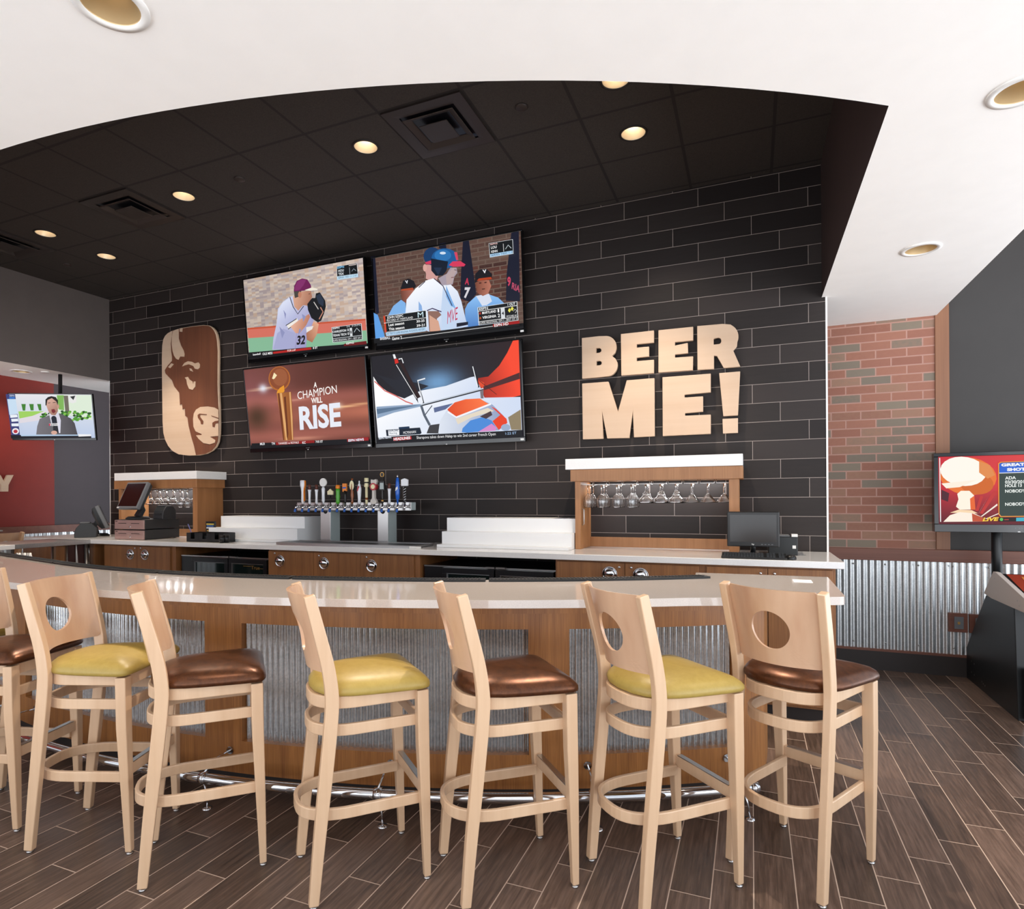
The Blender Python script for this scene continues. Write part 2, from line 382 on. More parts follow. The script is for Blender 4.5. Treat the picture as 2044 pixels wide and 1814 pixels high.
for zz in (.93, .24):
    for k in range(10):
        x = .83 + k * .245; b.lathe([(0, .012), (.006, .011), (.008, .004), (.008, 0)], (x, YR - .023, zz), 8, Matrix.Rotation(math.pi / 2, 4, 'X'))
o = b.build('trim_7', 'steel_satin'); struct(o)
# white soffit (its hole is the raised ceiling over the bar) and the raised ceiling
N = 64; b = MB(); xs = [XA + (XB - XA) * i / N for i in range(N + 1)]
def circ(x, y, r, n=32): return [(x + r * math.cos(2 * math.pi * k / n), y + r * math.sin(2 * math.pi * k / n)) for k in range(n)]
def sheet(b, outer, holes, z):
    loops = [outer] + holes; fl = [p for l in loops for p in l]; tri = tessellate_polygon([[Vector((p[0], p[1], 0)) for p in l] for l in loops])
    b.add([(p[0], p[1], z) for p in fl], [tuple(t) for t in tri]); return b
outl = [(XL, YF), (1.46, YF), (1.46, YR), (XB, YR)] + [(x, arcy(x)) for x in reversed(xs)] + [(XA, 7.3), (XL, 7.3)]
WL = [(-1.827, 1.31), (.956, 2.955), (.981, 4.6), (-7.97, 4.577)]
sheet(b, outl, [circ(x, y, .086) for x, y in WL], ZS)
b.add([(1.46, YF, ZS), (1.46, YR, ZS), (1.46, YR, 4.9), (1.46, YF, 4.9)], [(0, 1, 2, 3)])
struct(b.build('ceiling_soffit', 'white_paint'))
b = MB().add([(x, arcy(x), z) for x in xs for z in (ZS, ZC)], [(2 * i, 2 * i + 2, 2 * i + 3, 2 * i + 1) for i in range(N)])
b.add([(XB, arcy(XB), ZS), (XB, YW, ZS), (XB, YW, ZC), (XB, arcy(XB), ZC)], [(0, 1, 2, 3)])
struct(b.build('wall_soffit_right', 'dark_soffit_paint'))
b = MB().add([(XA, arcy(XA), ZS), (XA, YW, ZS), (XA, YW, ZC), (XA, arcy(XA), ZC)], [(0, 1, 2, 3)])
struct(b.build('wall_soffit_left', 'grey_paint'))
T6 = .6106; GX, GY = -2.285, 5.342
def g(i, j): return GX + i * T6, GY - j * T6
DL = [(-.5, 2.5), (-3.5, 2.5), (-6.5, 2.5), (-6.5, 1.5), (2.5, 2.5), (2.5, 1.5)]
struct(sheet(MB(), [(XA, 1.5), (XB, 1.5), (XB, YW), (XA, YW)], [circ(*g(*q), .086) for q in DL], ZC).build('ceiling', 'ceiling_tile'))
struct(MB().box(-9, 1.46, YF, 7.3, ZC + .25, ZC + .3).build('roof', 'charcoal_paint'))
struct(MB().box(1.46, XR, YF, YR, 4.9, 4.95).build('ceiling_high', 'charcoal_paint'))

# ------------------------------------------------------------------ recessed lamps, diffusers, plates
def can(x, y, z, label, kind, R=.085, on=True):
    t = thing('recessed_downlight', label, 'ceiling light', (x, y, z), group='downlights in the dark ceiling' if kind == 'dark' else 'downlights in the white soffit')
    MB().lathe([(R + (.012 if kind == 'dark' else .025), 0), (R + (.012 if kind == 'dark' else .025), -.006), (R, -.008), (R - .002, 0)], (x, y, z), 40).build('trim_ring', 'lamp_rim_black' if kind == 'dark' else 'white_plastic', t)
    prof = []
    for k in range(15):
        q = k / 14; prof += [(R * (1 - .42 * q), .10 * q - .004), (R * (1 - .42 * q) - .004, .10 * q)]
    MB().lathe(prof, (x, y, z), 40).build('baffle', 'lamp_baffle' if kind == 'dark' else 'lamp_baffle_dim', t)
    MB().disc((x, y, z + .092), R * .6, 24).build('lamp_face', 'lamp_glow' if kind == 'dark' else 'lamp_dim', t)
    MB().lathe([(R + .004, .001), (R + .004, .14), (0, .14)], (x, y, z), 24).build('housing', 'void_black', t)
    return t
dl = [((-.5, 2.5), 'black-rimmed downlight beside the right-hand square air diffuser, glowing warm'), ((-3.5, 2.5), 'black-rimmed downlight just right of the middle square air diffuser'),
      ((-6.5, 2.5), 'black-rimmed downlight beside the leftmost square air diffuser'), ((-6.5, 1.5), 'small starry downlight nearest the grey wall on the left'),
      ((2.5, 2.5), 'downlight in the dark ceiling partly cut off by the curved white soffit edge'), ((2.5, 1.5), 'bright starry downlight in the dark ceiling above the letters')]
for (i, j), lb in dl:
    x, y = g(i, j); can(x, y, ZC, lb, 'dark')
    spot((x, y, ZC - .01), (x, y - (1.3 if j > 2 else -.35), 0), 300 if j > 2 else 200, ang=74, blend=.6, r=.022)
for x, y, lb in ((-1.827, 1.31, 'large white-rimmed downlight at the top left in the white soffit'), (.956, 2.955, 'white-rimmed downlight cut by the right edge of the photo'),
                 (.981, 4.6, 'white-rimmed downlight in the white soffit in front of the brick wall')):
    can(x, y, ZS, lb, 'white', .085); spot((x, y, ZS - .01), (x, y, 0), 28, ang=85, r=.03)
can(-7.97, 4.577, ZS, 'small white-rimmed downlight above the television on the left', 'white', .085); spot((-7.97, 4.577, ZS - .01), (-8.1, 4.577, 0), 30, ang=110)
def plate(x, y, z, r, mat, lb, name='sprinkler_cover', drop=.012):
    o = MB().lathe([(0, -drop), (r * .8, -drop), (r, -drop * .5), (r, 0)], (0, 0, 0), 24).build(name, mat); o.location = (x, y, z); tag(o, lb, 'sprinkler cover', 'sprinkler cover plates'); return o
x, y = g(1.476, 2.469); plate(x, y, ZC, .042, 'vent_metal', 'dark round cover plate on the ceiling right of the large square diffuser')
x, y = g(-2.448, 2.539); plate(x, y, ZC, .042, 'vent_metal', 'dark round cover plate on the ceiling above the pitcher television')
x, y = g(-7.509, 1.519); plate(x, y, ZC, .04, 'vent_metal', 'dark round cover plate at the left end of the ceiling near the grey wall')
plate(-7.746, 4.712, ZS, .045, 'white_plastic', 'white round cover plate on the small white soffit at left')
def diffuser(i, j, lb):
    x, y = g(i + .5, j + .5); t = thing('air_diffuser', lb, 'air vent', (x, y, ZC), group='square ceiling diffusers')
    def sq(b, r0, z0, r1, z1):
        a = [(sx * r0 + x, sy * r0 + y, z0 + ZC) for sx, sy in ((-1, -1), (1, -1), (1, 1), (-1, 1))]; c = [(sx * r1 + x, sy * r1 + y, z1 + ZC) for sx, sy in ((-1, -1), (1, -1), (1, 1), (-1, 1))]
        b.add(a + c, [(k, (k + 1) % 4, (k + 1) % 4 + 4, k + 4) for k in range(4)])
    b = MB(); sq(b, .293, -.012, .235, -.012); sq(b, .235, -.012, .205, .02 - .03); sq(b, .293, -.012, .293, 0); b.build('outer_frame', 'vent_metal', t)
    b = MB(); sq(b, .185, -.028, .14, -.006); sq(b, .19, -.024, .185, -.028); b.build('middle_cone', 'vent_metal', t)
    b = MB(); b.box(x - .105, x + .105, y - .105, y + .105, ZC - .036, ZC - .03); b.build('centre_panel', 'vent_metal', t, bevel=.003)
    MB().box(x - .225, x + .225, y - .225, y + .225, ZC - .004, ZC - .002).build('neck', 'cooler_black', t)
diffuser(0, 2, 'large square air diffuser in the dark ceiling above the batting-helmet television')
diffuser(-5, 2, 'middle square air diffuser, left of the warm downlight above the bison plaque')
diffuser(-8, 2, 'leftmost square air diffuser, cut by the left edge of the photo')

# ------------------------------------------------------------------ the curved bar
BT = 1.08
bar = thing('curved_bar', 'curved bar with wood front, corrugated metal panels and pale stone top', 'bar', (-1.5, 3, 0))
A0 = -33.0
def barpt(R, deg, z):  # right end of the curve straightens towards the corner
    return bp(R, deg, z)
outer = [bp(6.18, a, 0) for a in [A0 + (29.2 - A0) * k / 60 for k in range(61)]] + [Vector((.36, 3.145, 0)), Vector((.378, 3.16, 0)), Vector((.385, 3.185, 0)), Vector((.388, 3.90, 0))]
innerarc = [bp(5.50, a, 0) for a in [33.4 - (33.4 - A0) * k / 60 for k in range(61)]]
top = [(p.x, p.y) for p in outer] + [(-.31, 3.868), (-.30, innerarc[0].y)] + [(p.x, p.y) for p in innerarc if p.x < -.30]
b = MB(); b.prism(top, [], lambda u, v, k: (u, v, BT - .037 + .037 * k)); b.build('bar_top', 'quartz', bar, bevel=.0155, seg=5)
def band(b, R0, R1, a0, a1, z0, z1, n=None):
    n = n or max(2, int((a1 - a0) * 1.2)); rs = []
    for k in range(n + 1):
        a = a0 + (a1 - a0) * k / n; rs.append([bp(R1, a, z0), bp(R0, a, z0), bp(R0, a, z1), bp(R1, a, z1)])
    b.rings(rs, smooth=False); return b
AE = 34.6
b = band(MB(), 5.70, 5.885, A0, 33.9, .965, BT - .036); b.build('apron', 'bar_wood', bar)
b = MB(); band(b, 5.70, 5.87, A0, AE, .885, .964); band(b, 5.70, 5.87, A0, AE, .10, .268)
for a0, a1 in ((5.75, 8.0), (22.7, 24.65), (32.95, AE), (-12.5, -10.3)): band(b, 5.70, 5.87, a0, a1, .268, .885)
e = bp(5.87, AE); i_ = bp(5.70, AE)
b.prism([(e.x - .02, e.y), (e.x, e.y), (e.x + .02, 3.80), (-.22, 3.80), (-.22, 3.72), (e.x - .14, 3.72), (i_.x - .02, i_.y)], [], lambda u, v, k: (u, v, .10 + (BT - .136) * k)); b.build('wood_frame', 'bar_wood', bar)
band(MB(), 5.70, 5.80, A0, AE - .8, .0, .10).build('toe_kick', 'base_dark', bar)
b = MB(); band(b, 5.70, 5.72, A0, AE, .26, .89); b.build('backing_panel', 'base_dark', bar)
def curved_corr(a0, a1):
    b = MB(); Lm = math.radians(a1 - a0) * 5.83; n = int(Lm / .0318 * 8); vs = []
    for i in range(n + 1):
        a = a0 + (a1 - a0) * i / n; R = 5.832 + .0072 * math.sin(2 * math.pi * (i / 8)); p = bp(R, a); vs += [(p.x, p.y, .266), (p.x, p.y, .887)]
    b.add(vs, [(2 * i, 2 * i + 2, 2 * i + 3, 2 * i + 1) for i in range(n)], smooth=True); b.build('corrugated_panel', 'galvanized', bar)
for a0, a1 in ((-32.9, -12.5), (-10.3, 5.75), (8.0, 22.7), (24.65, 32.95)): curved_corr(a0, a1)
# black service mats along the bartender's edge
for k, (a0, a1) in enumerate(((-30, -14), (-13.8, -1), (-.8, 9), (9.2, 20.5), (20.7, 33.3))):
    o = MB(); band(o, 5.505, 5.585, a0, a1, BT + .0005, BT + .012, int((a1 - a0) * 1.5))
    t = o.build('bar_mat', 'rubber_mat'); c = bp(5.55, (a0 + a1) / 2, BT); place(t, c)
    mb = MB(); n = int((a1 - a0) / 57.3 * 5.5 / .02)
    for q in range(n):
        a = a0 + .15 + (a1 - a0 - .3) * q / n; p = bp(5.52, a, BT + .012); p2 = bp(5.57, a, BT + .012); mb.sweep([p, p2], .009, .006)
    mb2 = mb.build('ribbing', 'rubber_mat'); mb2.data.transform(Matrix.Translation(-c)); mb2.parent = t
    tag(t, ['black rubber bar mat furthest left along the curve of the bar', 'black rubber bar mat behind the left end stools', 'black rubber bar mat in front of the left drinks cooler',
            'black rubber bar mat in front of the three-door cabinet', 'black rubber bar mat ending at the widened right end of the bar'][k], 'bar mat', 'rubber mats on the bar edge')
# brass and steel foot rail
rail = thing('foot_rail', 'polished steel foot rail curving along the foot of the bar', 'foot rail', (-1.5, 2.3, 0))
RZ, RR = .145, 6.05
MB().tube([bp(RR, A0 + (32.9 - A0) * k / 70, RZ) for k in range(71)], .025, 14).build('tube', 'chrome', rail)
for a in (32.9,):
    p = bp(RR, a, RZ); q = bp(RR, a + .12, RZ); b = MB(); b.tube([bp(RR, a - .25, RZ), bp(RR, a + .1, RZ)], .0275, 14); b.build('end_cap', 'chrome', rail)
for a in (-9, 7.2, 15.9, 25.4, 32.4):
    b = MB(); b.tube([bp(RR, a - .18, RZ), bp(RR, a + .18, RZ)], .031, 14)
    f = bp(RR + .005, a + .2, .004); b.tube([bp(RR, a, RZ - .028), bp(RR, a + .15, .06), f], .005, 6); b.lathe([(0, .008), (.022, .006), (.024, 0)], (f.x, f.y, 0), 12)
    w0, w1 = bp(5.872, a + .1, .215), bp(RR, a, RZ + .028); b.tube([w1, (w0 + w1) / 2 + Vector((0, 0, .02)), w0], .005, 6)
    b.disc(w0 + (bp(6, a) - bp(5.9, a)) * .03, .02, 14, bp(6, a) - bp(5.9, a)); b.build('bracket', 'chrome', rail)

# ------------------------------------------------------------------ stools
def make_stool(kind):
    t = thing('bar_stool', 'stool', 'bar stool', (0, 0, 0), 'beech bar stools along the curved bar')
    for s in (-1, 1):
        path = [(s * .185, -.2225, .012), (s * .185, -.2, .25), (s * .186, -.168, .55), (s * .186, -.152, .72), (s * .187, -.152, .80), (s * .189, -.166, .90), (s * .194, -.195, 1.02), (s * .199, -.234, 1.172)]
        pts = []; P = [Vector(p) for p in path]
        for i in range(len(P) - 1):
            for k in range(4):
                u = k / 4; p0, p1, p2, p3 = P[max(i - 1, 0)], P[i], P[i + 1], P[min(i + 2, len(P) - 1)]
                pts.append(.5 * ((2 * p1) + (p2 - p0) * u + (2 * p0 - 5 * p1 + 4 * p2 - p3) * u * u + (3 * p1 - p0 - 3 * p2 + p3) * u ** 3))
        pts.append(P[-1]); n = len(pts)
        hs = [.036 + .015 * math.sin(math.pi * min(1, p.z / 1.3)) for p in pts]
        MB().sweep(pts, .031, hs, up=(0, -1, 0)).build('rear_leg', 'beech', t, bevel=.004)
        MB().lathe([(0, 0), (.013, 0), (.014, .006), (.006, .007), (.006, .013)], (s * .185, -.2225, 0), 12).build('glide', 'steel_satin', t)
        fl = [Vector((s * .185, .2225, .012)), Vector((s * .188, .214, .3)), Vector((s * .191, .205, .55)), Vector((s * .191, .202, .768))]
        MB().sweep(fl, [.027, .038, .046, .047], [.027, .038, .046, .047], up=(0, -1, 0)).build('front_leg', 'beech', t, bevel=.004)
        MB().lathe([(0, 0), (.013, 0), (.014, .006), (.006, .007), (.006, .013)], (s * .185, .2225, 0), 12).build('glide', 'steel_satin', t)
    def upath(w, yf, yb, bulge, z):
        pts = [(w, yf, z), (w, yf * .4, z), (w, yb, z)]
        for k in range(1, 24):
            a = math.pi * k / 24; cx = math.copysign(abs(math.cos(a)) ** .75, math.cos(a)); pts.append((w * cx, yb - bulge * abs(math.sin(a)) ** .9, z))
        return pts + [(-w, yb, z), (-w, yf * .4, z), (-w, yf, z)]
    MB().sweep(upath(.162, .20, -.06, .20, .322), .017, .045, smooth=False).build('lower_ring', 'beech', t, bevel=.004)
    MB().sweep(upath(.162, .19, -.04, .175, .640), .017, .045).build('upper_ring', 'beech', t, bevel=.004)
    MB().sweep(upath(.168, .19, -.04, .165, .749), .024, .048).build('seat_frame', 'beech', t, bevel=.004)
    MB().sweep([(-.17, .205, .749), (.17, .205, .749)], .03, .048).build('seat_rail', 'beech', t)
    MB().sweep([(-.17, .202, .640), (.17, .202, .640)], .018, .045).build('front_rail', 'beech', t, bevel=.003)
    fr = MB().sweep([(-.17, .212, .36), (.17, .212, .36)], .022, .05).build('footrest_bar', 'beech', t, bevel=.003)
    MB().sweep([(-.155, .212, .3865), (.155, .212, .3865)], .024, .004).build('metal_strip', 'steel_satin', fr)
    # plywood back, curved, with a round opening
    def back(u, z, k):
        h = (z - .865) / .305; w = .172 + .012 * h
        x = u * w; y = -.150 - .075 * h ** 1.15 - .062 * (1 - u * u); return (x, y - .006 + (.012 if k else 0) + 0, z)
    NX, NZ = 28, 20; b = MB(); cz, cr = 1.005, .077
    # grid warped round the opening
    outer_ = []; 
    for k in range(72):
        a = 2 * math.pi * k / 72; dx, dz = math.cos(a), math.sin(a); tx = .178 / abs(dx) if abs(dx) > 1e-6 else 9; tz = ((1.17 - cz) if dz > 0 else (cz - .865)) / abs(dz) if abs(dz) > 1e-6 else 9
        outer_.append((dx, dz, min(tx, tz)))
    vs = []; K = 8
    for k in (0, 1):
        for r in range(K + 1):
            for dx, dz, L in outer_:
                q = cr + (L - cr) * r / K; vs.append(back(dx * q / .178, cz + dz * q, k))
    n = 72; lay = (K + 1) * n; fs = []
    for k in (0, 1):
        for r in range(K):
            for i in range(n):
                a = k * lay + r * n + i; c_ = k * lay + r * n + (i + 1) % n; fs.append((a, c_, c_ + n, a + n))
    for i in range(n):
        fs.append((i, (i + 1) % n, (i + 1) % n + lay, i + lay)); o_ = K * n; fs.append((o_ + i, o_ + (i + 1) % n, o_ + (i + 1) % n + lay, o_ + i + lay))
    b.add(vs, fs, smooth=False); b.build('backrest', 'beech_panel', t)
    return t
def cushion_mesh(mat, t):
    half = [(0, .238), (.08, .240), (.15, .240), (.195, .237), (.217, .228), (.228, .205), (.226, .15), (.220, .08), (.212, .0), (.200, -.07), (.178, -.13), (.14, -.172), (.08, -.2), (0, -.21)]
    ol = half + [(-x, y) for x, y in half[-2:0:-1]]
    rs = []
    for z, k, in ((.774, .955), (.778, .985), (.786, 1.0), (.798, .995), (.810, .96), (.824, .88), (.836, .72), (.845, .5), (.850, .22)):
        rs.append([(x * k, .01 + (y - .01) * k, z) for x, y in ol])
    return MB().rings(rs).build('seat', mat, t)
stool_b = make_stool('brown'); cushion_mesh('brown_vinyl', stool_b)
tmp = thing('tmp', 'x', 'x'); green_seat = cushion_mesh('green_vinyl', tmp).data
for o in list(tmp.children): bpy.data.objects.remove(o)
bpy.data.objects.remove(tmp)
ST = [(.18, 2.88, 29.1, 0, 'dark brown beech stool at the right end of the bar, beside the open floor'),
      (-.3435, 2.586, 45.3, 1, 'beech stool with a yellow-green seat second from the right end of the bar'),
      (-.939, 2.36, 49.7, 0, 'beech stool with a brown seat between the two yellow-green seats on the right'),
      (-1.503, 2.154, 42.8, 1, 'beech stool with a yellow-green seat in the middle of the row'),
      (-2.185, 1.983, 44.7, 0, 'beech stool with a coppery brown seat seen almost side on, left of the middle'),
      (-2.766, 1.946, 69.2, 1, 'beech stool with a yellow-green seat and its round opening showing at left'),
      (-3.417, 1.893, 73, 0, 'beech stool with a brown seat cut by the left edge of the photo'),
      (-4.05, 1.94, 76, 1, 'furthest left stool, only a sliver of its green seat behind its neighbour')]
for k, (x, y, th, gr, lb) in enumerate(ST):
    s = stool_b if k == 0 else dup(stool_b, (x, y, 0), -math.radians(th), lb, swap={'seat': green_seat} if gr else None)
    if k == 0: s.location = (x, y, 0); s.rotation_euler = (0, 0, -math.radians(th)); s['label'] = lb
s = dup(stool_b, (-8.06, 4.30, 0), math.radians(91), 'beech stool by the red wall beyond the service counter, only its back showing', 'far stools')
# ------------------------------------------------------------------ back counter and cabinets
CT, CFY = 1.10, 4.59
counter = MB().box(-6.78, .555, CFY, YW, CT - .046, CT).build('back_counter', 'quartz_white', bevel=.004); place(counter, (-3, 5, CT)); tag(counter, 'long pale stone counter running below the dark tiled wall', 'counter')
rc = MB().box(-8.15, -6.781, 4.60, YW, CT - .046, CT).build('side_counter', 'quartz_white', bevel=.004); place(rc, (-7.5, 5, CT)); tag(rc, 'pale stone counter end behind the steel pass, beneath the small printer', 'counter')
FY = 4.655; FD = FY - .018
def fx(px, y=FY): return wy(px, 1120, y).x
def pull(px, py, door):
    p = wy(px, py, FD); b = MB(); R = Matrix.Rotation(math.pi / 2, 4, 'X')
    b.lathe([(.054, 0), (.058, .005), (.052, .009), (.047, .002), (0, .001)], (p.x, FD - .001, p.z), 24, R)
    b.lathe([(.041, .0), (.040, .014), (.030, .025), (.012, .030), (0, .031)], (p.x, FD - .001, p.z), 24, R)
    h = b.build('latch_pull', 'chrome', door); b2 = MB().box(p.x - .034, p.x + .034, FD - .035, FD - .028, p.z - .004, p.z + .004); b2.build('latch_bar', 'black_plastic', door)
def lock(px, py, door):
    p = wy(px, py, FD); MB().lathe([(.010, 0), (.010, .006), (.006, .009), (0, .009)], (p.x, FD - .001, p.z), 14, Matrix.Rotation(math.pi / 2, 4, 'X')).build('lock', 'chrome', door)
def cabinet(p0, p1, doors, label, ends=(True, True)):
    x0, x1 = fx(p0), fx(p1); t = thing('base_cabinet', label, 'cabinet', ((x0 + x1) / 2, FY, 0), 'wooden cabinets under the back counter')
    MB().box(x0, x1, FY + .002, YW - .005, .10, CT - .047).build('body', 'cabinet_wood', t)
    MB().box(x0, x1, FY + .06, YW - .05, 0, .10).build('plinth', 'base_dark', t)
    for d0, d1, pl, lk in doors:  # a door with its pull and lock
        a, c = fx(d0), fx(d1); dr = MB().box(a + .002, c - .002, FY - .018, FY, .12, CT - .062).build('door', 'cabinet_wood', t, bevel=.002)
        if pl: pull(*pl, dr)
        if lk: lock(*lk, dr)
    return t
cabinet(208, 351, [(212, 276, (261, 1106), (270, 1094)), (276, 342, (290, 1107), (281, 1094))], 'two-door wooden cabinet below the cash drawers with two round chrome latches')
cabinet(537, 838, [(538, 628, (559, 1119), (549, 1104)), (628, 722, (647, 1124), (637, 1109)), (722, 828, (742, 1129), (732, 1112))], 'three-door wooden cabinet below the beer taps, between the two coolers')
cabinet(1109, 1397, [(1112, 1248, (1217, 1145), (1236, 1132)), (1248, 1396, (1279, 1148), (1260, 1133))], 'two-door wooden cabinet right of the right cooler with large chrome latches')
cabinet(1397, 1668, [(1410, 1532, None, (1518, 1144)), (1532, 1662, None, (1546, 1145))], 'wooden cabinet at the right end with two small chrome locks')
def cooler(p0, p1, body0, label, cx0, cx1, cx2, logo):
    x0, x1 = fx(p0), fx(p1); y0 = FY - .01; zt = wy(cx0, 0, y0).z * 0 + .955
    t = thing('back_bar_cooler', label, 'drinks cooler', ((x0 + x1) / 2, y0, 0), 'black glass-door coolers')
    xb = fx(body0, y0); MB().box(xb, x1 - .01, y0 + .05, YW - .06, .02, zt).build('cabinet', 'cooler_black', t, bevel=.006)
    MB().box(xb, x1 - .01, y0 + .05 - .003, y0 + .07, zt - .006, zt + .004).build('top_edge', 'steel_satin', t)
    xs_ = [fx(c, y0) for c in (cx0, cx1, cx2)]
    for k in (0, 1):
        a, c = xs_[k] + .006, xs_[k + 1] - .006
        b = MB(); b.box(a, c, y0, y0 + .045, zt - .055, zt - .008); b.box(a, c, y0, y0 + .045, .12, .17); b.box(a, a + .045, y0, y0 + .045, .17, zt - .055); b.box(c - .045, c, y0, y0 + .045, .17, zt - .055)
        d = b.build('door', 'cooler_black', t, bevel=.003)
        MB().box(a + .045, c - .045, y0 + .012, y0 + .02, .17, zt - .055).build('pane', 'cooler_glass', d)
        b = MB(); b.box(a + .043, a + .050, y0 - .002, y0 + .012, .17, zt - .05); b.box(a + .043, c - .043, y0 - .002, y0 + .012, zt - .058, zt - .052); b.build('gasket', 'steel_satin' if k else 'grey_plastic', d)
        MB().box((a if k else c - .08), (a + .08 if k else c), y0 + .01, y0 + .05, zt - .002, zt + .012).build('hinge', 'steel_satin', d)
    v, f = glyphs(logo, .01); ax, aw, az = xs_[1] + (xs_[2] - xs_[1]) * .58, (xs_[2] - xs_[1]) * .22, zt - .105
    b = MB().add([(ax + p[0] * aw, y0 + .010 - .0005, az + p[1] * .035 + p[0] * .0) for p in v], f); b.box(ax - .10, ax - .005, y0 + .0095, y0 + .0105, az + .026, az + .031); b.box(ax + aw + .002, ax + aw + .06, y0 + .0095, y0 + .0105, az + .008, az + .012)
    b.build('logo', 'gold', t); return t
cooler(351, 537, 354, 'black two-door glass-front cooler left of the three-door cabinet', 381, 455, 533, 'True')
cooler(838, 1109, 841, 'black two-door glass-front cooler right of the three-door cabinet', 881, 987, 1106, 'True')

# ------------------------------------------------------------------ shelf units with hanging glasses
def shelf_unit(x0, x1, yf, slab0, slab1, label, zt):
    t = thing('glass_rack_unit', label, 'shelf unit', ((x0 + x1) / 2, yf, CT), 'wooden glass rack units')
    MB().box(slab0, slab1, yf - .06, YW - .002, zt - .088, zt).build('stone_top', 'quartz_white', t, bevel=.003)
    b = MB(); b.box(x0 - .03, x1 + .03, yf - .035, YW - .003, zt - .185, zt - .089); b.build('top_rail', 'shelf_wood', t, bevel=.002)
    b = MB(); b.box(x0, x0 + .10, yf, yf + .0, CT, CT)
    MB().box(x0, x0 + .045, yf, YW - .003, CT + .001, zt - .186).build('side_panel', 'shelf_wood', t, bevel=.001)
    MB().box(x1 - .07, x1, yf, YW - .003, CT + .001, zt - .186).build('side_panel', 'shelf_wood', t, bevel=.001)
    MB().box(x0 + .045, x1 - .07, YW - .03, YW - .003, CT + .001, CT + .085).build('back_rail', 'shelf_wood', t)
    return t
def wire_rack(t, xs_, yf, z):
    for x, w in xs_:
        b = MB(); h = .028
        for s in (-1, 1):
            pass
        b.tube([(x - w, yf + .03, z), (x - w, yf + .03, z - h), (x + w, yf + .03, z - h), (x + w, yf + .03, z)], .0035, 6)
        for s in (-1, 1): b.tube([(x + s * w * .45, yf + .03, z - h), (x + s * w * .45, YW - .03, z - h)], .003, 6)
        b.build('hanging_rail', 'rack_wire', t)
def glass_prof(kind):
    if kind == 'wine': return [(.034, 0), (.034, -.002), (.012, -.006), (.0045, -.014), (.004, -.075), (.012, -.088), (.028, -.103), (.036, -.125), (.037, -.15), (.033, -.185), (.030, -.195)]
    if kind == 'marg': return [(.036, 0), (.036, -.002), (.012, -.006), (.005, -.014), (.0045, -.055), (.012, -.068), (.022, -.085), (.026, -.10), (.034, -.112), (.052, -.125), (.057, -.145), (.058, -.16)]
    return [(.036, 0), (.036, -.002), (.012, -.006), (.0045, -.014), (.004, -.08), (.008, -.088), (.058, -.150), (.060, -.155)]
GM = {}
NM = {'wine': ('wine_glass', 'wine glass'), 'marg': ('margarita_glass', 'margarita glass'), 'mart': ('martini_glass', 'martini glass')}
NMB = {'wine': 'stemmed wine glass', 'marg': 'wide stepped margarita glass', 'mart': 'cone-shaped martini glass'}
ORD = ['first', 'second', 'third', 'fourth', 'fifth', 'sixth', 'seventh', 'eighth', 'ninth', 'tenth']
def hang(kind, x, y, z, side, col, row):
    if kind not in GM:
        p = glass_prof(kind); inner = [(max(r - .0016, .0), zz) for r, zz in p[::-1] if zz < -.07]
        GM[kind] = MB().lathe(p + inner + [(0, inner[-1][1])], (0, 0, 0), 20).build(NM[kind][0], 'glass'); o = GM[kind]
    else: o = GM[kind].copy(); COL.objects.link(o)
    o.location = (x, y, z)
    lb = f"{NMB[kind]} hanging in the {side} rack, {ORD[col]} column, {['front', 'middle', 'rear'][row]} one"
    tag(o, lb, 'glass', f'glasses hanging in the {side} rack'); return o
ZT = 1.853; YU = 5.04
xr0, xr1 = wy(1148, 1000, YU).x, wy(1475, 1000, YU).x
ru = shelf_unit(xr0, xr1, YU, -1.43, -.06, 'wood and stone glass rack unit below the wooden letters', ZT)
k5 = crop(1130, 900, 1500, 2044); cols = []
for px in (225, 375, 545, 705, 865, 1030, 1200, 1375, 1555, 1735):
    q = k5(px, 240); cols.append(wy(q[0], q[1], YU + .03).x)
wire_rack(ru, [(x, .052) for x in cols], YU, ZT - .186)
for i, x in enumerate(cols):
    kd = 'wine' if i < 4 else ('marg' if i < 7 else 'mart')
    for r in range(3 if kd == 'wine' else 2): hang(kd, x, YU + .075 + r * (.095 if kd == 'wine' else .13), ZT - .186 - .024, 'right', i, r)
p = wy(1157, 1022, YU + .05)
MB().tube([(xr0 + .047, YU + .05, 1.30), (xr0 + .062, YU + .05, 1.31), (xr0 + .062, YU + .05, 1.43), (xr0 + .047, YU + .05, 1.44)], .005, 8).build('bottle_opener', 'steel_satin', ru)
xl1 = wy(394, 1000, YU).x; xl0 = wy(237, 1000, YU).x
lu = shelf_unit(xl0, xl1, YU, wy(228, 942, 4.98).x, wy(392, 942, 4.98).x, 'wood and stone glass rack unit behind the cash drawers', ZT)
k6 = crop(200, 900, 480, 2044); cols = []
for px in (385, 480, 580, 685, 780, 895, 1010, 1115, 1225, 1330):
    q = k6(px, 470); cols.append(wy(q[0], q[1], YU + .03).x)
wire_rack(lu, [(x, .05) for x in cols], YU, ZT - .186)
for i, x in enumerate(cols):
    if i < 3: continue
    kd = 'marg' if i < 7 else 'wine'
    for r in range(3 if kd == 'wine' else 2): hang(kd, x, YU + .075 + r * (.095 if kd == 'wine' else .13), ZT - .186 - .024, 'left', i, r)

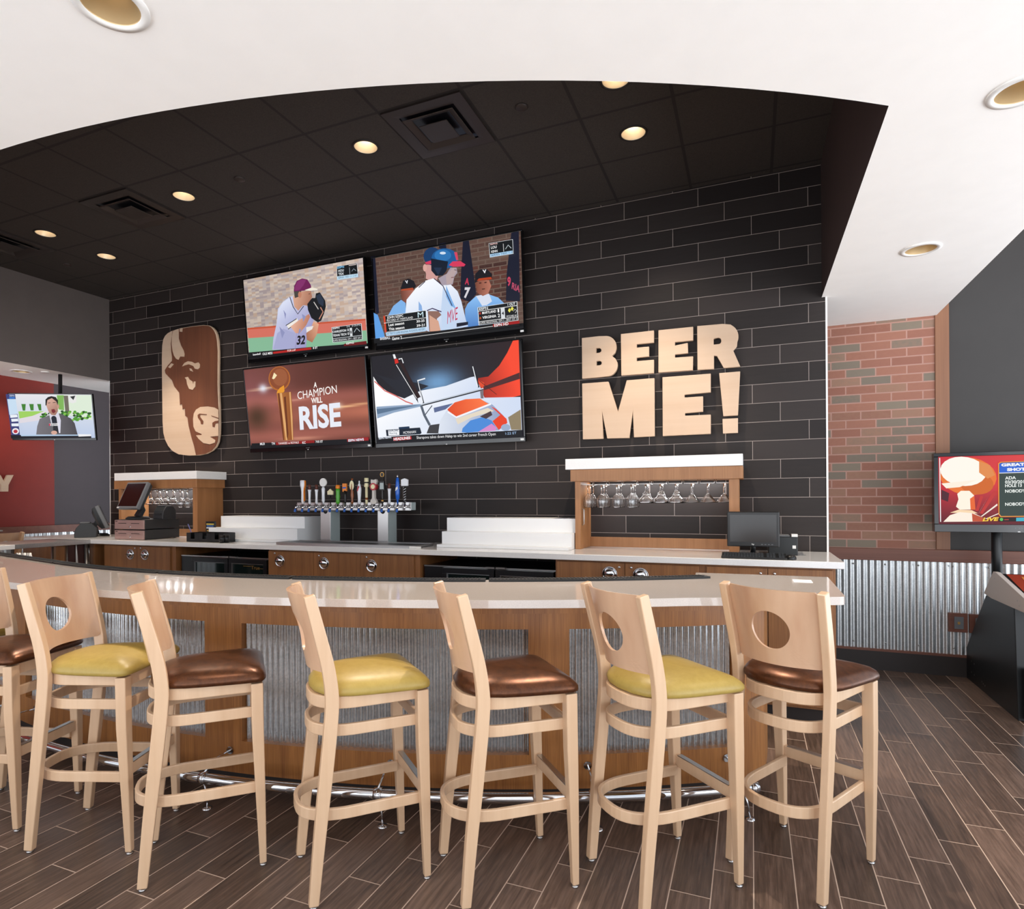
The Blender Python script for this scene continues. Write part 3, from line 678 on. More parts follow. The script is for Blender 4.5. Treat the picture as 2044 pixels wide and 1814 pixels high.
# ------------------------------------------------------------------ white stepped bottle displays
def steps(x0, x1, xa, xb, label, y=4.86):
    t = thing('bottle_display', label, 'bottle display', ((x0 + x1) / 2, y, CT), 'white stepped bottle displays')
    MB().box(xa, xb, y + .22, YW - .02, CT + .001, 1.355).build('upper_step', 'white_laminate', t, bevel=.002)
    MB().box(x0, x1, y + .10, y + .219, CT + .001, 1.235).build('middle_step', 'white_laminate', t, bevel=.002)
    MB().box(x0, x1, y, y + .099, CT + .001, 1.125).build('lower_step', 'white_laminate', t, bevel=.002); return t
steps(wy(881, 1080, 4.95).x, xr0 - .01, wy(892, 1040, 5.08).x, xr0 - .01, 'white stepped bottle display right of the beer taps')
rcab = MB().box(-8.1, -6.80, 4.66, YW - .01, .0, CT - .047).build('end_cabinet', 'cabinet_wood'); place(rcab, (-7.4, 5, 0)); tag(rcab, 'wooden cabinet below the stone counter end left of the cash drawers', 'cabinet')
steps(wy(415, 1065, 4.95).x, wy(592, 1065, 4.95).x, wy(441, 1040, 5.08).x, wy(608, 1040, 5.08).x, 'white stepped bottle display left of the beer taps')

# ------------------------------------------------------------------ beer tap tower
kt = crop(560, 920, 860, 2044); YT = 5.06
def tp(a, b_, y=YT): q = kt(a, b_); return wy(q[0], q[1], y)
tower = thing('beer_tap_tower', 'steel beer tower with fifteen assorted tap handles on a long crossbar', 'beer tap', (-3.6, YT, CT))
a, c = tp(222, 590), tp(1775, 590); zb0, zb1 = 1.418, 1.502
MB().box(a.x, c.x, YT, YT + .085, zb0, zb1).build('crossbar', 'steel_satin', tower, bevel=.004); MB().box(c.x + .0005, c.x + .005, YT + .006, YT + .079, zb0 + .006, zb1 - .006).build('pale_end_sheet', 'glass_plate', tower)  # pale sheet added to lighten the end, where the steel reflects dark
for u0, u1 in ((538, 675), (1315, 1458)):
    x0, x1 = tp(u0, 900).x, tp(u1, 900).x; col_ = MB().box(x0, x1, YT + .005, YT + .16, CT + .001, zb0).build('column', 'steel_satin', tower, bevel=.003); MB().box(x1 + .0005, x1 + .004, YT + .012, YT + .153, CT + .005, zb0 - .004).build('pale_side_sheet', 'glass_plate', col_)  # pale sheet added to lighten the column's right face
    p = tp((u0 + u1) / 2, 682, YT); MB().lathe([(.0, .004), (.022, .004), (.026, 0)], (p.x, YT + .005, p.z), 20, Matrix.Rotation(math.pi / 2, 4, 'X')).build('badge', 'tap_black', tower, label='small dark oval badge')
HX = [305, 395, 490, 582, 680, 780, 880, 975, 1072, 1170, 1272, 1385, 1480, 1592, 1690]
def faucet(px):
    p = tp(px, 585, YT - .05); x = p.x; b = MB(); b.tube([(x, YT, 1.458), (x, YT - .045, 1.458)], .013, 10); b.tube([(x, YT - .045, 1.482), (x, YT - .05, 1.455), (x, YT - .062, 1.432)], [.010, .013, .009], 10)
    f = b.build('faucet', 'chrome', tower); return f, x
for i, px in enumerate([212] + HX):
    f, x = faucet(px)
    if i < 15: MB().tube([(x, YT - .062, 1.434), (x, YT - .068, 1.405)], [.011, .012], 10).build('spout_cap', 'blue_plastic', f)
YH = YT - .052
def hz(y_): return tp(900, y_, YH).z
def handle(px, parts, label):
    x = tp(px, 500, YH).x; z0 = 1.484; first = None
    for nm, mt, fnc in parts:
        b = MB(); fnc(b, x, z0); o = b.build('tap_handle' if first is None else nm, mt, tower if first is None else first)
        if first is None: first = o; o['label'] = label
def lat(prof): return lambda b, x, z0: b.lathe([(r, z0 + h) for r, h in prof], (x, YH, 0), 16, caps=True)
def plate_(pts, th=.012, dy=0.): return lambda b, x, z0: b.prism([(x + u, z0 + v) for u, v in pts], [], lambda u, v, k: (u, YH + dy + th / 2 - th * k, v))
def oval(cu, cv, ru, rv, n=24): return [(cu + ru * math.cos(2 * math.pi * k / n), cv + rv * math.sin(2 * math.pi * k / n)) for k in range(n)]
def H(y_): return (535 - y_) / 6.813 * .004125 * 1.0   # drawing height on the handles in metres
pub = [(.006, 0), (.010, .01), (.012, .05), (.009, .10), (.013, .145)]
handle(HX[0], [('x', 'tap_white', lat([(.006, 0), (.018, .03), (.016, .12), (.020, .16), (.028, .19), (.027, .235), (.02, .24)])), ('side_stripe', 'orange', plate_([(.012, .02), (.022, .04), (.02, .13), (.032, .19), (.03, .237), (-.02, .243), (-.02, .235), (.02, .228), (.022, .19), (.012, .13)], .02))], 'white and orange tall flared tap handle')
for q in (1, 2, 12):
    handle(HX[q], [('x', 'tap_white', lat([(.006, 0), (.013, .012), (.011, .06), (.014, .12), (.019, .145)])), ('wooden_top', 'tap_brown', lat([(.016, .143), (.013, .165), (.016, .19), (.006, .195)]))], ['', 'white tapered tap handle with brown top, second from left', 'white tapered tap handle with brown top, third from left'][q] if q < 3 else 'white tapered tap handle with brown top beside the blue one')
handle(HX[3], [('x', 'tap_white', lat([(.006, 0), (.010, .02), (.016, .03), (.015, .10), (.018, .15), (.010, .17)])), ('round_sign', 'white_plastic', plate_(oval(0, .215, .042, .042), .012))], 'white tap handle with a large round disc')
handle(HX[4], [('x', 'tap_black', lat([(.005, 0), (.006, .09)])), ('sign', 'tap_cream', plate_([(-.032, .09), (.032, .09), (.034, .125), (.018, .135), (0, .15), (-.018, .135), (-.034, .125)], .014)), ('sign_base', 'tap_black', plate_([(-.037, .083), (.037, .083), (.034, .092), (-.034, .092)], .02))], 'short black tap handle with a cream crest')
handle(HX[5], [('x', 'tap_green', lat([(.012, 0), (.022, .02), (.018, .045), (.023, .07), (.019, .10), (.022, .125), (.02, .15)])), ('orange_cap', 'orange', lat([(.021, .15), (.024, .165), (.018, .187)]))], 'lumpy green tap handle with an orange cap')
handle(HX[6], [('x', 'tap_black', lat([(.006, 0), (.012, .02), (.01, .08), (.014, .13)])), ('sign', 'orange', plate_([(-.028, .12), (.02, .125), (.02, .2), (-.028, .2)], .016)), ('sign_face', 'tap_blue', plate_([(-.024, .15), (.016, .152), (.016, .166), (-.024, .166)], .019))], 'black forked tap handle with an orange square sign')
handle(HX[7], [('x', 'tap_amber', lat([(.007, 0), (.013, .02), (.009, .04), (.018, .08), (.014, .12), (.008, .23), (.012, .245), (.004, .25)])), ('oval_sign', 'tap_black', plate_(oval(0, .18, .031, .055), .014)), ('oval_face', 'tap_cream', plate_(oval(0, .18, .025, .046), .019))], 'amber tap handle with a cream oval sign')
handle(HX[8], [('x', 'tap_white', lat([(.018, 0), (.014, .04), (.021, .13), (.021, .15), (.012, .19), (.005, .2), (.008, .215), (.003, .225)])), ('red_script', 'tap_red', plate_([(-.012, .12), (.0, .13), (.012, .165), (.004, .175), (-.01, .15)], .046))], 'silver tap handle with red lettering')
handle(HX[9], [('x', 'tap_cream', lat([(.01, 0), (.013, .01), (.013, .16), (.023, .165), (.023, .185), (.019, .19), (.022, .215), (.02, .25)])), ('band', 'tap_amber', lat([(.0135, .04), (.0136, .06)])), ('dark_band', 'tap_black', lat([(.0232, .2), (.0232, .212)]))], 'cream square-topped totem tap handle')
handle(HX[10], [('x', 'bone', plate_([(-.018, 0), (.018, 0), (.034, .012), (.03, .035), (.014, .055), (.012, .16), (.03, .19), (.04, .215), (.028, .235), (.0, .228), (-.024, .235), (-.028, .21), (-.012, .16), (-.014, .055), (-.03, .035), (-.034, .012)], .03)), ('red_disc', 'tap_red', plate_(oval(0, .165, .036, .036), .038)), ('disc_face', 'tap_cream', plate_(oval(0, .165, .022, .022), .042))], 'bone-shaped tap handle with a round red sign')
handle(HX[11], [('x', 'tap_black', lat([(.007, 0), (.014, .02), (.006, .045), (.012, .07), (.008, .12), (.008, .25), (.012, .258)])), ('square_sign', 'tap_black', plate_([(-.03, .13), (.03, .13), (.026, .215), (-.026, .215)], .02)), ('sign_face', 'glass_plate', plate_([(-.022, .14), (.022, .14), (.019, .2), (-.019, .2)], .024)), ('ring_top', 'gold', plate_(oval(0, .278, .021, .024), .01)), ('ring_face', 'tap_black', plate_(oval(0, .278, .015, .018), .014)), ('collar', 'gold', lat([(.01, .018), (.015, .03), (.009, .042)]))], 'tallest tap handle, black and gold with a ring on top')
handle(HX[13], [('x', 'tap_blue', lat([(.008, 0), (.009, .035), (.018, .05), (.022, .11), (.018, .2), (.013, .24), (.006, .248)])), ('silver_tip', 'chrome', lat([(.006, .246), (.009, .262), (.003, .275)])), ('white_mark', 'tap_white', plate_([(-.012, .12), (.014, .14), (.01, .165), (-.006, .15)], .045))], 'bright blue tap handle with a silver tip')
handle(HX[14], [('x', 'tap_black', lat([(.006, 0), (.009, .01), (.008, .165)])), ('white_spiral', 'tap_white', lambda b, x, z0: b.tube([(x + .009 * math.cos(k * .9), YH + .009 * math.sin(k * .9), z0 + .02 + k * .0035) for k in range(40)], .003, 5)), ('square_sign', 'tap_white', plate_([(-.034, .165), (.034, .165), (.036, .225), (.02, .232), (0, .238), (-.02, .232), (-.036, .225)], .016)), ('sign_border', 'tap_black', plate_([(-.036, .16), (.036, .16), (.036, .168), (-.036, .168)], .02))], 'spiral tap handle with a white square sign at the right end')
x0, x1 = wy(557, 1083, 4.72).x, wy(835, 1092, 4.72).x
dt = thing('drip_tray', 'long steel drip tray below the beer taps', 'drip tray', ((x0 + x1) / 2, 4.8, CT))
b = MB(); b.box(x0, x1, 4.68, 4.69, CT + .001, CT + .022); b.box(x0, x1, 4.99, 5.0, CT + .001, CT + .022); b.box(x0, x0 + .01, 4.69, 4.99, CT + .001, CT + .022); b.box(x1 - .01, x1, 4.69, 4.99, CT + .001, CT + .022); b.box(x0, x1, 4.69, 4.99, CT + .001, CT + .004); b.build('tray', 'steel_satin', dt)
b = MB(); n = int((x1 - x0) / .022)
for k in range(n): b.box(x0 + .012 + k * .022, x0 + .020 + k * .022, 4.69, 4.99, CT + .012, CT + .019)
b.build('grille', 'stainless', dt)
o = MB().box(0, .105, 0, .02, 0, .018).build('price_rail', 'white_plastic'); o.location = (wy(817, 1088, 4.64).x, 4.64, CT + .001); tag(o, 'short white plastic strip at the right end of the drip tray', 'plastic strip')
# ------------------------------------------------------------------ televisions and their pictures
def hx(c): return rgb(c) if isinstance(c, str) else (lin(c[0]), lin(c[1]), lin(c[2]), 1)
class Pic:
    def __init__(s, cr, center, R, yf): s.cr = cr; s.c = Vector(center); s.R = R; s.yf = yf; s.b = MB(); s.lay = 0
    def loc(s, a, b):
        q = s.cr(a, b); o = s.R.transposed() @ (Vector((0, 0, CAMZ)) - s.c); d = s.R.transposed() @ ray(*q); t = (s.yf - o.y) / d.y; p = o + d * t; return (p.x, p.z)
    def y(s): return s.yf - .0006 - s.lay * .00045
    def poly(s, pts, col, nolay=False):
        P = [s.loc(*p) for p in pts]; s.raw(P, [hx(col(*p)) for p in pts] if callable(col) else col, nolay)
    def raw(s, P, col, nolay=False):
        if not nolay: s.lay += 1
        y = s.y(); grad = isinstance(col, list); c = None if grad else hx(col)
        tri = tessellate_polygon([[Vector((p[0], p[1], 0)) for p in P]])
        for t in tri: s.b.add([(P[i][0], y, P[i][1]) for i in t], [(0, 1, 2)], [col[i] for i in t] if grad else c)
    def multi(s, polys, col):
        s.lay += 1
        for P in polys: s.poly(P, col, True)
    def line(s, pts, w, col):
        P = [Vector(s.loc(*p)) for p in pts]; w = w / 2 * .001; L, Rr = [], []
        for i, p in enumerate(P):
            t = (P[min(i + 1, len(P) - 1)] - P[max(i - 1, 0)]).normalized(); n = Vector((-t.y, t.x)); L.append(p + n * w); Rr.append(p - n * w)
        s.lay += 1; y = s.y(); c = hx(col)
        for i in range(len(P) - 1): s.b.add([(q.x, y, q.y) for q in (L[i], L[i + 1], Rr[i + 1], Rr[i])], [(0, 1, 2, 3)], c)
    def oval(s, a, b, ra, rb, col, rot=0, n=22):
        cr, sr = math.cos(rot), math.sin(rot)
        s.poly([(a + ra * math.cos(q) * cr - rb * math.sin(q) * sr, b + ra * math.cos(q) * sr + rb * math.sin(q) * cr) for q in [2 * math.pi * k / n for k in range(n)]], col)
    def grid(s, x0, x1, z0, z1, nx, nz, fn, smooth=True):
        s.lay += 1; y = s.y()
        for i in range(nx):
            for j in range(nz):
                cs = [(i / nx, j / nz), ((i + 1) / nx, j / nz), ((i + 1) / nx, (j + 1) / nz), (i / nx, (j + 1) / nz)]
                v = [(x0 + (x1 - x0) * a, y, z1 + (z0 - z1) * b_) for a, b_ in cs]
                col = [hx(fn(a, b_)) for a, b_ in cs] if smooth else hx(fn((i + .5) / nx, (j + .5) / nz))
                s.b.add(v, [(0, 1, 2, 3)], col)
    def text(s, t, p1, p2, p3, col, bold=.02):
        """baseline runs from p1 to p2, p3 is the top of the first letter"""
        v, f = glyphs(t, bold); A, B, C = (Vector(s.loc(*p)) for p in (p1, p2, p3)); s.lay += 1; y = s.y()
        P = [A + (B - A) * a + (C - A) * b for a, b in v]; s.b.add([(p.x, y, p.y) for p in P], f, hx(col))
    def done(s, parent): return s.b.build('screen_image', 'screen_picture', parent)
def mixc(a, b, t): t = max(0, min(1, t)); return tuple(x + (y - x) * t for x, y in zip(a, b))
def h3(c): c = c.lstrip('#'); return tuple(int(c[i:i + 2], 16) / 255 for i in (0, 2, 4))
def tv(center, yaw, tilt, Wd, Hh, cr, label, group=None, bz=.014, bb=.042, dep=.05, logo='SHARP', bottom_curve=False):
    R = (Matrix.Rotation(yaw, 3, 'Z') @ Matrix.Rotation(tilt, 3, 'X'))
    t = thing('television', label, 'television', (0, 0, 0), group); w, h = Wd / 2, Hh / 2
    MB().box(-w + .06, w - .06, dep * .5, dep + .03, -h + .06, h - .06).build('rear_housing', 'dark_plastic', t, bevel=.01)
    b = MB(); b.box(-w, w, 0, dep, h - bz, h); b.box(-w, w, 0, dep, -h, -h + bb); b.box(-w, -w + bz, 0, dep, -h + bb, h - bz); b.box(w - bz, w, 0, dep, -h + bb, h - bz); b.build('bezel', 'black_gloss', t, bevel=.003)
    MB().box(-w + bz, w - bz, .008, dep * .6, -h + bb, h - bz).build('panel', 'off_screen', t)
    v, f = glyphs(logo, .015); lw = .05
    MB().add([((a - .5) * lw, -.0008, -h + bb * .5 + b_ * .009) for a, b_ in v], f).build('maker_name', 'grey_plastic', t)
    MB().box(-.008, .008, -.001, .001, -h + .004, -h + .010).build('status_light', 'white_plastic', t)
    if logo == 'SHARP': MB().box(w - .045, w - .012, -.0015, .001, -h + .012, -h + .03).build('sticker', 'white_plastic', t)
    t.location = center; t.rotation_euler = R.to_euler()
    p = Pic(cr, center, R, .0075); x0, x1, z0, z1 = -w + bz, w - bz, -h + bb, h - bz
    return t, p, (x0, x1, z0, z1)
def wallmount(t, center, yaw, tilt, Hh):
    b = MB(); b.box(-.22, .22, .075, .095, -.2, .2); o = b.build('mount_plate', 'black_plastic', t)
    return o
def lg(p0, c0, p1, c1):
    a, b = h3(c0), h3(c1); d = (p1[0] - p0[0], p1[1] - p0[1]); L = d[0] ** 2 + d[1] ** 2
    return lambda x, y: mixc(a, b, ((x - p0[0]) * d[0] + (y - p0[1]) * d[1]) / L)
rnd = random.Random(4)
def scorebox(p, q, top, rows, foot, grey='101418', foot_fg='101418', foot_bg='cfe0ee'):
    """q = four corners of the score graphic (tl, tr, br, bl); rows of writing"""
    tl, tr, br, bl = [Vector(c) for c in q]
    def at(u, v): a = tl + (tr - tl) * u; c = bl + (br - bl) * u; r = a + (c - a) * v; return (r.x, r.y)
    def rect(u0, u1, v0, v1): return [at(u0, v0), at(u1, v0), at(u1, v1), at(u0, v1)]
    p.poly(rect(0, 1, 0, 1), 'e9eef2'); p.poly(rect(.015, .985, .02, .98), grey); return at, rect

# upper left: the pitcher
CA = crop(480, 500, 750, 2044)
t, p, (x0, x1, z0, z1) = tv((-4.375, 5.26, 3.512), .0, .091, 1.6, .92, CA, 'upper left television of the four, showing a pitcher in a maroon cap', 'televisions on the tiled wall'); wallmount(t, 0, 0, 0, 0)
st = [h3(c) for c in ('c9b7ab', 'b9a9a3', 'd3c2b4', 'a99a9a', 'c2a896', 'bdb0ac')]
p.grid(x0, x1, z0, z1, 30, 42, lambda a, b: tuple(q * (.93 + .1 * a) for q in rnd.choice(st)), smooth=False)
p.grid(x0, x1, z0, z1, 1, 1, lambda a, b: (0, 0, 0)) if False else None
p.raw([(x0, z0), (x1, z0), (x1, z0 + .05), (x0, z0 + .05)], '0c0c10'); p.poly([(105, 1170), (540, 1135), (1210, 1085), (1890, 1030), (1905, 1215), (120, 1325)], 'd4705f'); p.poly([(105, 1170), (1890, 1030), (1890, 1055), (106, 1195)], 'c65436')
p.poly([(118, 1325), (1905, 1205), (1925, 1400), (140, 1570)], '86b896')
p.poly([(485, 1500), (500, 1330), (550, 1100), (570, 880), (640, 780), (745, 700), (800, 690), (870, 900), (960, 820), (1010, 840), (1060, 940), (1110, 1060), (1110, 1160), (1010, 1240), (1000, 1400), (990, 1490), (560, 1500)], lg((520, 900), 'd0d6ee', (1050, 1300), '9c98c4'))
p.poly([(500, 1490), (560, 1250), (650, 1180), (830, 1250), (820, 1490)], 'a7a9cf'); p.poly([(640, 790), (740, 720), (800, 860), (860, 1010), (700, 1130), (560, 1060), (580, 900)], lg((600, 800), 'dfe4f6', (820, 1060), 'b0b4da'))
p.line([(750, 700), (800, 850), (870, 960), (960, 840)], 9, '1d1a22'); p.poly([(700, 1130), (860, 1020), (875, 1060), (740, 1190)], 'efe9e2'); p.line([(690, 1135), (855, 1030)], 8, '1c1b1c'); p.line([(725, 1190), (870, 1080)], 8, '1c1b1c')
p.poly([(760, 1150), (880, 1060), (1040, 960), (1060, 1000), (1000, 1130), (900, 1250), (840, 1250)], lg((800, 1130), 'e8b49c', (1000, 1180), 'b97a62')); p.poly([(1110, 1070), (1190, 1110), (1160, 1270), (1090, 1390), (1010, 1350), (1000, 1250), (1060, 1200)], lg((1010, 1300), 'a86c50', (1180, 1180), 'e2aa8c'))
p.poly([(1000, 1160), (1110, 1140), (1090, 1190), (1005, 1240)], 'e8e4e2'); p.poly([(800, 700), (930, 620), (1070, 610), (1090, 700), (1060, 760), (1020, 830), (950, 830), (880, 910), (820, 850)], lg((830, 700), 'dba88e', (1080, 760), 'a8705a'))
p.poly([(815, 620), (930, 610), (890, 700), (830, 720)], '4a4440'); p.oval(905, 670, 26, 48, 'c08066'); p.poly([(815, 620), (820, 540), (860, 460), (940, 425), (1020, 440), (1070, 520), (1085, 590), (960, 610)], '6e1f55'); p.poly([(830, 560), (870, 470), (940, 435), (1000, 450), (960, 530), (900, 600), (830, 610)], '83306a')
p.poly([(980, 600), (1090, 560), (1175, 580), (1170, 600), (1060, 612)], 'efe6d6')
p.poly([(1020, 810), (1090, 720), (1140, 720), (1150, 650), (1210, 635), (1290, 760), (1300, 850), (1270, 960), (1230, 1060), (1180, 1090), (1080, 1020), (1030, 900)], '16181d'); p.poly([(1150, 690), (1210, 650), (1270, 760), (1260, 850), (1190, 800)], '2c3547'); p.multi([[(660, 900), (700, 960), (690, 1040)], [(600, 1150), (680, 1240), (640, 1330)], [(900, 1180), (930, 1200), (880, 1290)], [(940, 960), (1000, 1000), (960, 1080)]], '8f93bd'); p.line([(860, 1250), (840, 1480)], 4, '8c86ae'); p.line([(1040, 660), (1065, 655)], 5, '3a2820'); p.line([(1220, 860), (1260, 930), (1200, 1040)], 12, 'c98a74'); p.line([(1120, 780), (1190, 890)], 10, 'c9c4c0')
p.text('32', (860, 1420), (985, 1410), (875, 1295), '191519', .04)
for k, (a, b_) in enumerate((((1465, 240), (1775, 190)), ((1470, 395), (1790, 350)))): pass
at, rect = scorebox(p, [(1465, 245), (1775, 195), (1790, 355), (1470, 400)], 0, 0, 0)
p.text('ESPN', at(.04, .24), at(.36, .24), at(.04, .04), '7fc4ee'); p.text('HOU', at(.08, .58), at(.34, .58), at(.08, .36), 'e8eef2'); p.text('TEX', at(.08, .9), at(.34, .9), at(.08, .68), 'e8eef2'); p.line([at(.62, .3), at(.62, .97)], 4, 'b9c4cc'); p.line([at(.72, .7), at(.82, .48), at(.92, .7)], 6, '8f9aa5'); p.line([at(.6, .12), at(.96, .12)], 8, 'c7b8b4')
p.poly([(1472, 400), (1790, 356), (1794, 405), (1478, 450)], 'bcdcf0'); p.text('SERIES TIED 1-1 2 ET', (1495, 432), (1780, 392), (1493, 405), '1c3550', .0)
at, rect = scorebox(p, [(1392, 1165), (1845, 1105), (1862, 1345), (1412, 1395)], 0, 0, 0)
p.text('ESPN', at(.04, .14), at(.26, .14), at(.04, .03), 'f2f4f6'); p.text('2-0   0 OUTS', at(.5, .13), at(.96, .13), at(.5, .03), 'e6ecf0', 0); p.text('CHARLESTON', at(.03, .38), at(.48, .38), at(.03, .24), 'f0f3f5'); p.text('0', at(.52, .38), at(.57, .38), at(.52, .22), 'f0f3f5'); p.text('TEXAS TECH', at(.03, .62), at(.48, .62), at(.03, .48), 'f0f3f5'); p.text('0', at(.52, .62), at(.57, .62), at(.52, .46), 'f0f3f5')
p.poly(rect(.6, .68, .2, .72), 'd8dde0'); p.text('1', at(.62, .55), at(.655, .55), at(.62, .38), '16181b'); p.line([at(.74, .5), at(.84, .26), at(.94, .5)], 6, 'c3d0d8'); p.line([at(.02, .75), at(.98, .75)], 4, 'e0e6ea'); p.text('SUPER REGIONAL: GM 1 - BEST OF 3', at(.03, .94), at(.97, .94), at(.03, .82), 'f0f3f5', 0)
p.poly([(140, 1545), (500, 1515), (1100, 1460), (1560, 1425), (1925, 1370), (1932, 1450), (142, 1610)], '0c0c10'); p.poly([(515, 1535), (1090, 1465), (1095, 1500), (520, 1565)], 'b3221f'); p.text('baseball', (215, 1590), (330, 1575), (213, 1562), 'eeeeee'); p.text('OLE MISS', (360, 1585), (510, 1568), (358, 1550), 'f0f0f0'); p.text('FOR LAF', (735, 1532), (860, 1518), (733, 1503), 'f3d9d4'); p.text('8 ET', (1120, 1492), (1190, 1485), (1118, 1462), 'f0f0f0')
p.poly([(1590, 1415), (1925, 1370), (1930, 1420), (1585, 1450)], '6a1014'); p.text('ESPN2', (1625, 1425), (1740, 1408), (1623, 1398), 'f2f2f2')
p.done(t)
# upper right: the batter in a helmet
CB = crop(740, 450, 1050, 2044)
t, p, (x0, x1, z0, z1) = tv((-2.690, 5.26, 3.49), .0, .075, 1.6, .92, CB, 'upper right television of the four, showing a batter in a blue helmet', 'televisions on the tiled wall'); wallmount(t, 0, 0, 0, 0)
bk = [h3(c) for c in ('4a2622', '532b25', '3d201e', '5a3028')]
NR = 22
p.grid(x0, x1, z0, z1, 1, 1, lambda a, b: h3('6d5a50'))
for r in range(NR):
    for c_ in range(-1, 12):
        u0 = (c_ + (.5 if r % 2 else 0)) / 11 + .006; u1 = u0 + 1 / 11 - .008; v0, v1 = r / NR + .006, (r + 1) / NR - .004
        u0, u1 = max(0, u0), min(1, u1)
        if u1 - u0 < .005: continue
        p.raw([(x0 + (x1 - x0) * u0, z1 + (z0 - z1) * v0), (x0 + (x1 - x0) * u1, z1 + (z0 - z1) * v0), (x0 + (x1 - x0) * u1, z1 + (z0 - z1) * v1), (x0 + (x1 - x0) * u0, z1 + (z0 - z1) * v1)], rnd.choice(bk), nolay=not (r == 0 and c_ == -1))
p.raw([(x0, z0), (x1, z0), (x1, z0 + .05), (x0, z0 + .05)], '0c0c10'); p.multi([[(5, 410), (60, 405), (110, 1150), (70, 1180)], [(1215, 200), (1290, 180), (1340, 520), (1390, 900), (1310, 1010), (1180, 960), (1190, 620)], [(1850, 100), (1950, 70), (1965, 1000), (1780, 990), (1790, 640)], [(900, 240), (990, 225), (1000, 330), (900, 300)]], '14172b')
p.multi([[(580, 980), (630, 1080), (650, 1180), (610, 1120)], [(520, 1060), (560, 1180), (530, 1190)], [(800, 900), (840, 1000), (820, 1060)]], 'b4cbe8') if False else None; p.text('7', (1225, 945), (1300, 945), (1240, 820), 'd6d3da', .05); p.text('A', (1240, 770), (1295, 780), (1245, 690), 'c0314f', .04); p.text('9', (1800, 790), (1845, 790), (1800, 680), 'c8405c', .04); p.text('RIA', (1855, 830), (1960, 880), (1865, 750), 'b84a66', .03)
p.poly([(235, 1180), (300, 1060), (400, 980), (460, 1000), (470, 1200), (240, 1200)], '7fb2e8'); p.poly([(390, 860), (570, 840), (560, 900), (500, 990), (460, 1020), (420, 990)], lg((400, 900), '6c3c2e', (560, 900), 'b07060')); p.poly([(400, 820), (430, 730), (500, 700), (570, 730), (600, 800), (560, 850), (400, 840)], '16151d'); p.poly([(410, 840), (560, 820), (570, 850), (400, 860)], 'b04a2a'); p.text('V', (462, 765), (500, 762), (455, 728), 'e8e8ee', .05)
p.poly([(1245, 1100), (1280, 1030), (1390, 930), (1530, 900), (1680, 950), (1765, 1030), (1760, 1330), (1250, 1340)], lg((1480, 930), '8cc0f4', (1500, 1340), '4a7cc0')); p.poly([(1390, 930), (1470, 1060), (1530, 1050), (1600, 1000), (1560, 900)], 'd8dfef'); p.poly([(1375, 730), (1560, 720), (1590, 800), (1550, 900), (1480, 930), (1410, 890)], lg((1380, 800), '74402f', (1560, 820), 'b87460')); p.poly([(1375, 760), (1380, 640), (1440, 580), (1530, 575), (1600, 640), (1600, 710), (1440, 720)], '15141c'); p.poly([(1430, 700), (1590, 680), (1600, 710), (1400, 730)], 'b3401e'); p.text('V', (1480, 630), (1530, 625), (1475, 588), 'e8e8ee', .05)
p.poly([(45, 1150), (100, 1180), (180, 1420), (200, 1500), (70, 1500)], '5f9fe4')
p.poly([(700, 540), (740, 520), (830, 520), (900, 640), (880, 720), (800, 740), (730, 700), (735, 640)], 'cf9c96'); p.oval(720, 560, 26, 48, 'd9a79c'); p.oval(820, 410, 118, 118, '173a66'); p.poly([(720, 490), (840, 450), (850, 510), (740, 515)], 'd23a5c')
p.poly([(465, 1150), (480, 980), (600, 830), (730, 730), (830, 700), (960, 790), (1060, 780), (1150, 870), (1200, 1000), (1260, 1250), (1290, 1330), (1100, 1370), (780, 1400), (470, 1300)], lg((650, 800), 'f8faff', (900, 1380), 'c4d4ee')); p.poly([(960, 800), (1020, 900), (1080, 1050), (1090, 1370), (950, 1380), (930, 1150)], 'c3d6f0'); p.poly([(1000, 790), (1080, 990), (1130, 1100), (1060, 1060), (1000, 940)], '7fb0e6')
p.line([(725, 740), (640, 820)], 8, '2b2645'); p.line([(840, 700), (960, 800), (1080, 1060)], 8, '2b2645'); p.poly([(640, 1000), (680, 1060), (690, 1130), (640, 1120)], '88aee0'); p.text('MVE', (1015, 1300), (1150, 1240), (1020, 1130), 'c22b50', .0)
p.poly([(760, 1130), (900, 1130), (940, 1180), (880, 1230), (900, 1350), (930, 1400), (780, 1400)], '8f6a5e'); p.poly([(780, 1180), (900, 1260), (930, 1390), (790, 1395)], 'd6a48c'); p.line([(750, 1125), (820, 1095), (940, 1140)], 10, '3a2a55'); p.poly([(1140, 1290), (1290, 1270), (1290, 1310), (1140, 1340)], '16182a')
p.poly([(900, 700), (1010, 640), (1060, 560), (1140, 560), (1150, 630), (1110, 680), (1090, 780), (1010, 790), (950, 790)], 'a79aa6'); p.poly([(1000, 660), (1100, 560), (1140, 600), (1110, 660), (1080, 770), (1010, 780)], 'b8a3a3'); p.oval(985, 440, 175, 132, '1c5a96'); p.oval(960, 400, 110, 75, '2c74b4'); p.oval(960, 370, 40, 18, 'cfe0f0'); p.poly([(805, 440), (1030, 480), (1010, 600), (960, 665), (870, 670), (810, 600)], '0f1a2c'); p.poly([(840, 560), (950, 560), (900, 660)], '1f2f48'); p.poly([(1040, 530), (1090, 480), (1190, 475), (1260, 520), (1240, 545), (1100, 550)], 'd53a5c'); p.poly([(1110, 360), (1150, 360), (1165, 460), (1140, 465)], 'd2455e')
at, rect = scorebox(p, [(1565, 243), (1880, 190), (1890, 380), (1578, 430)], 0, 0, 0)
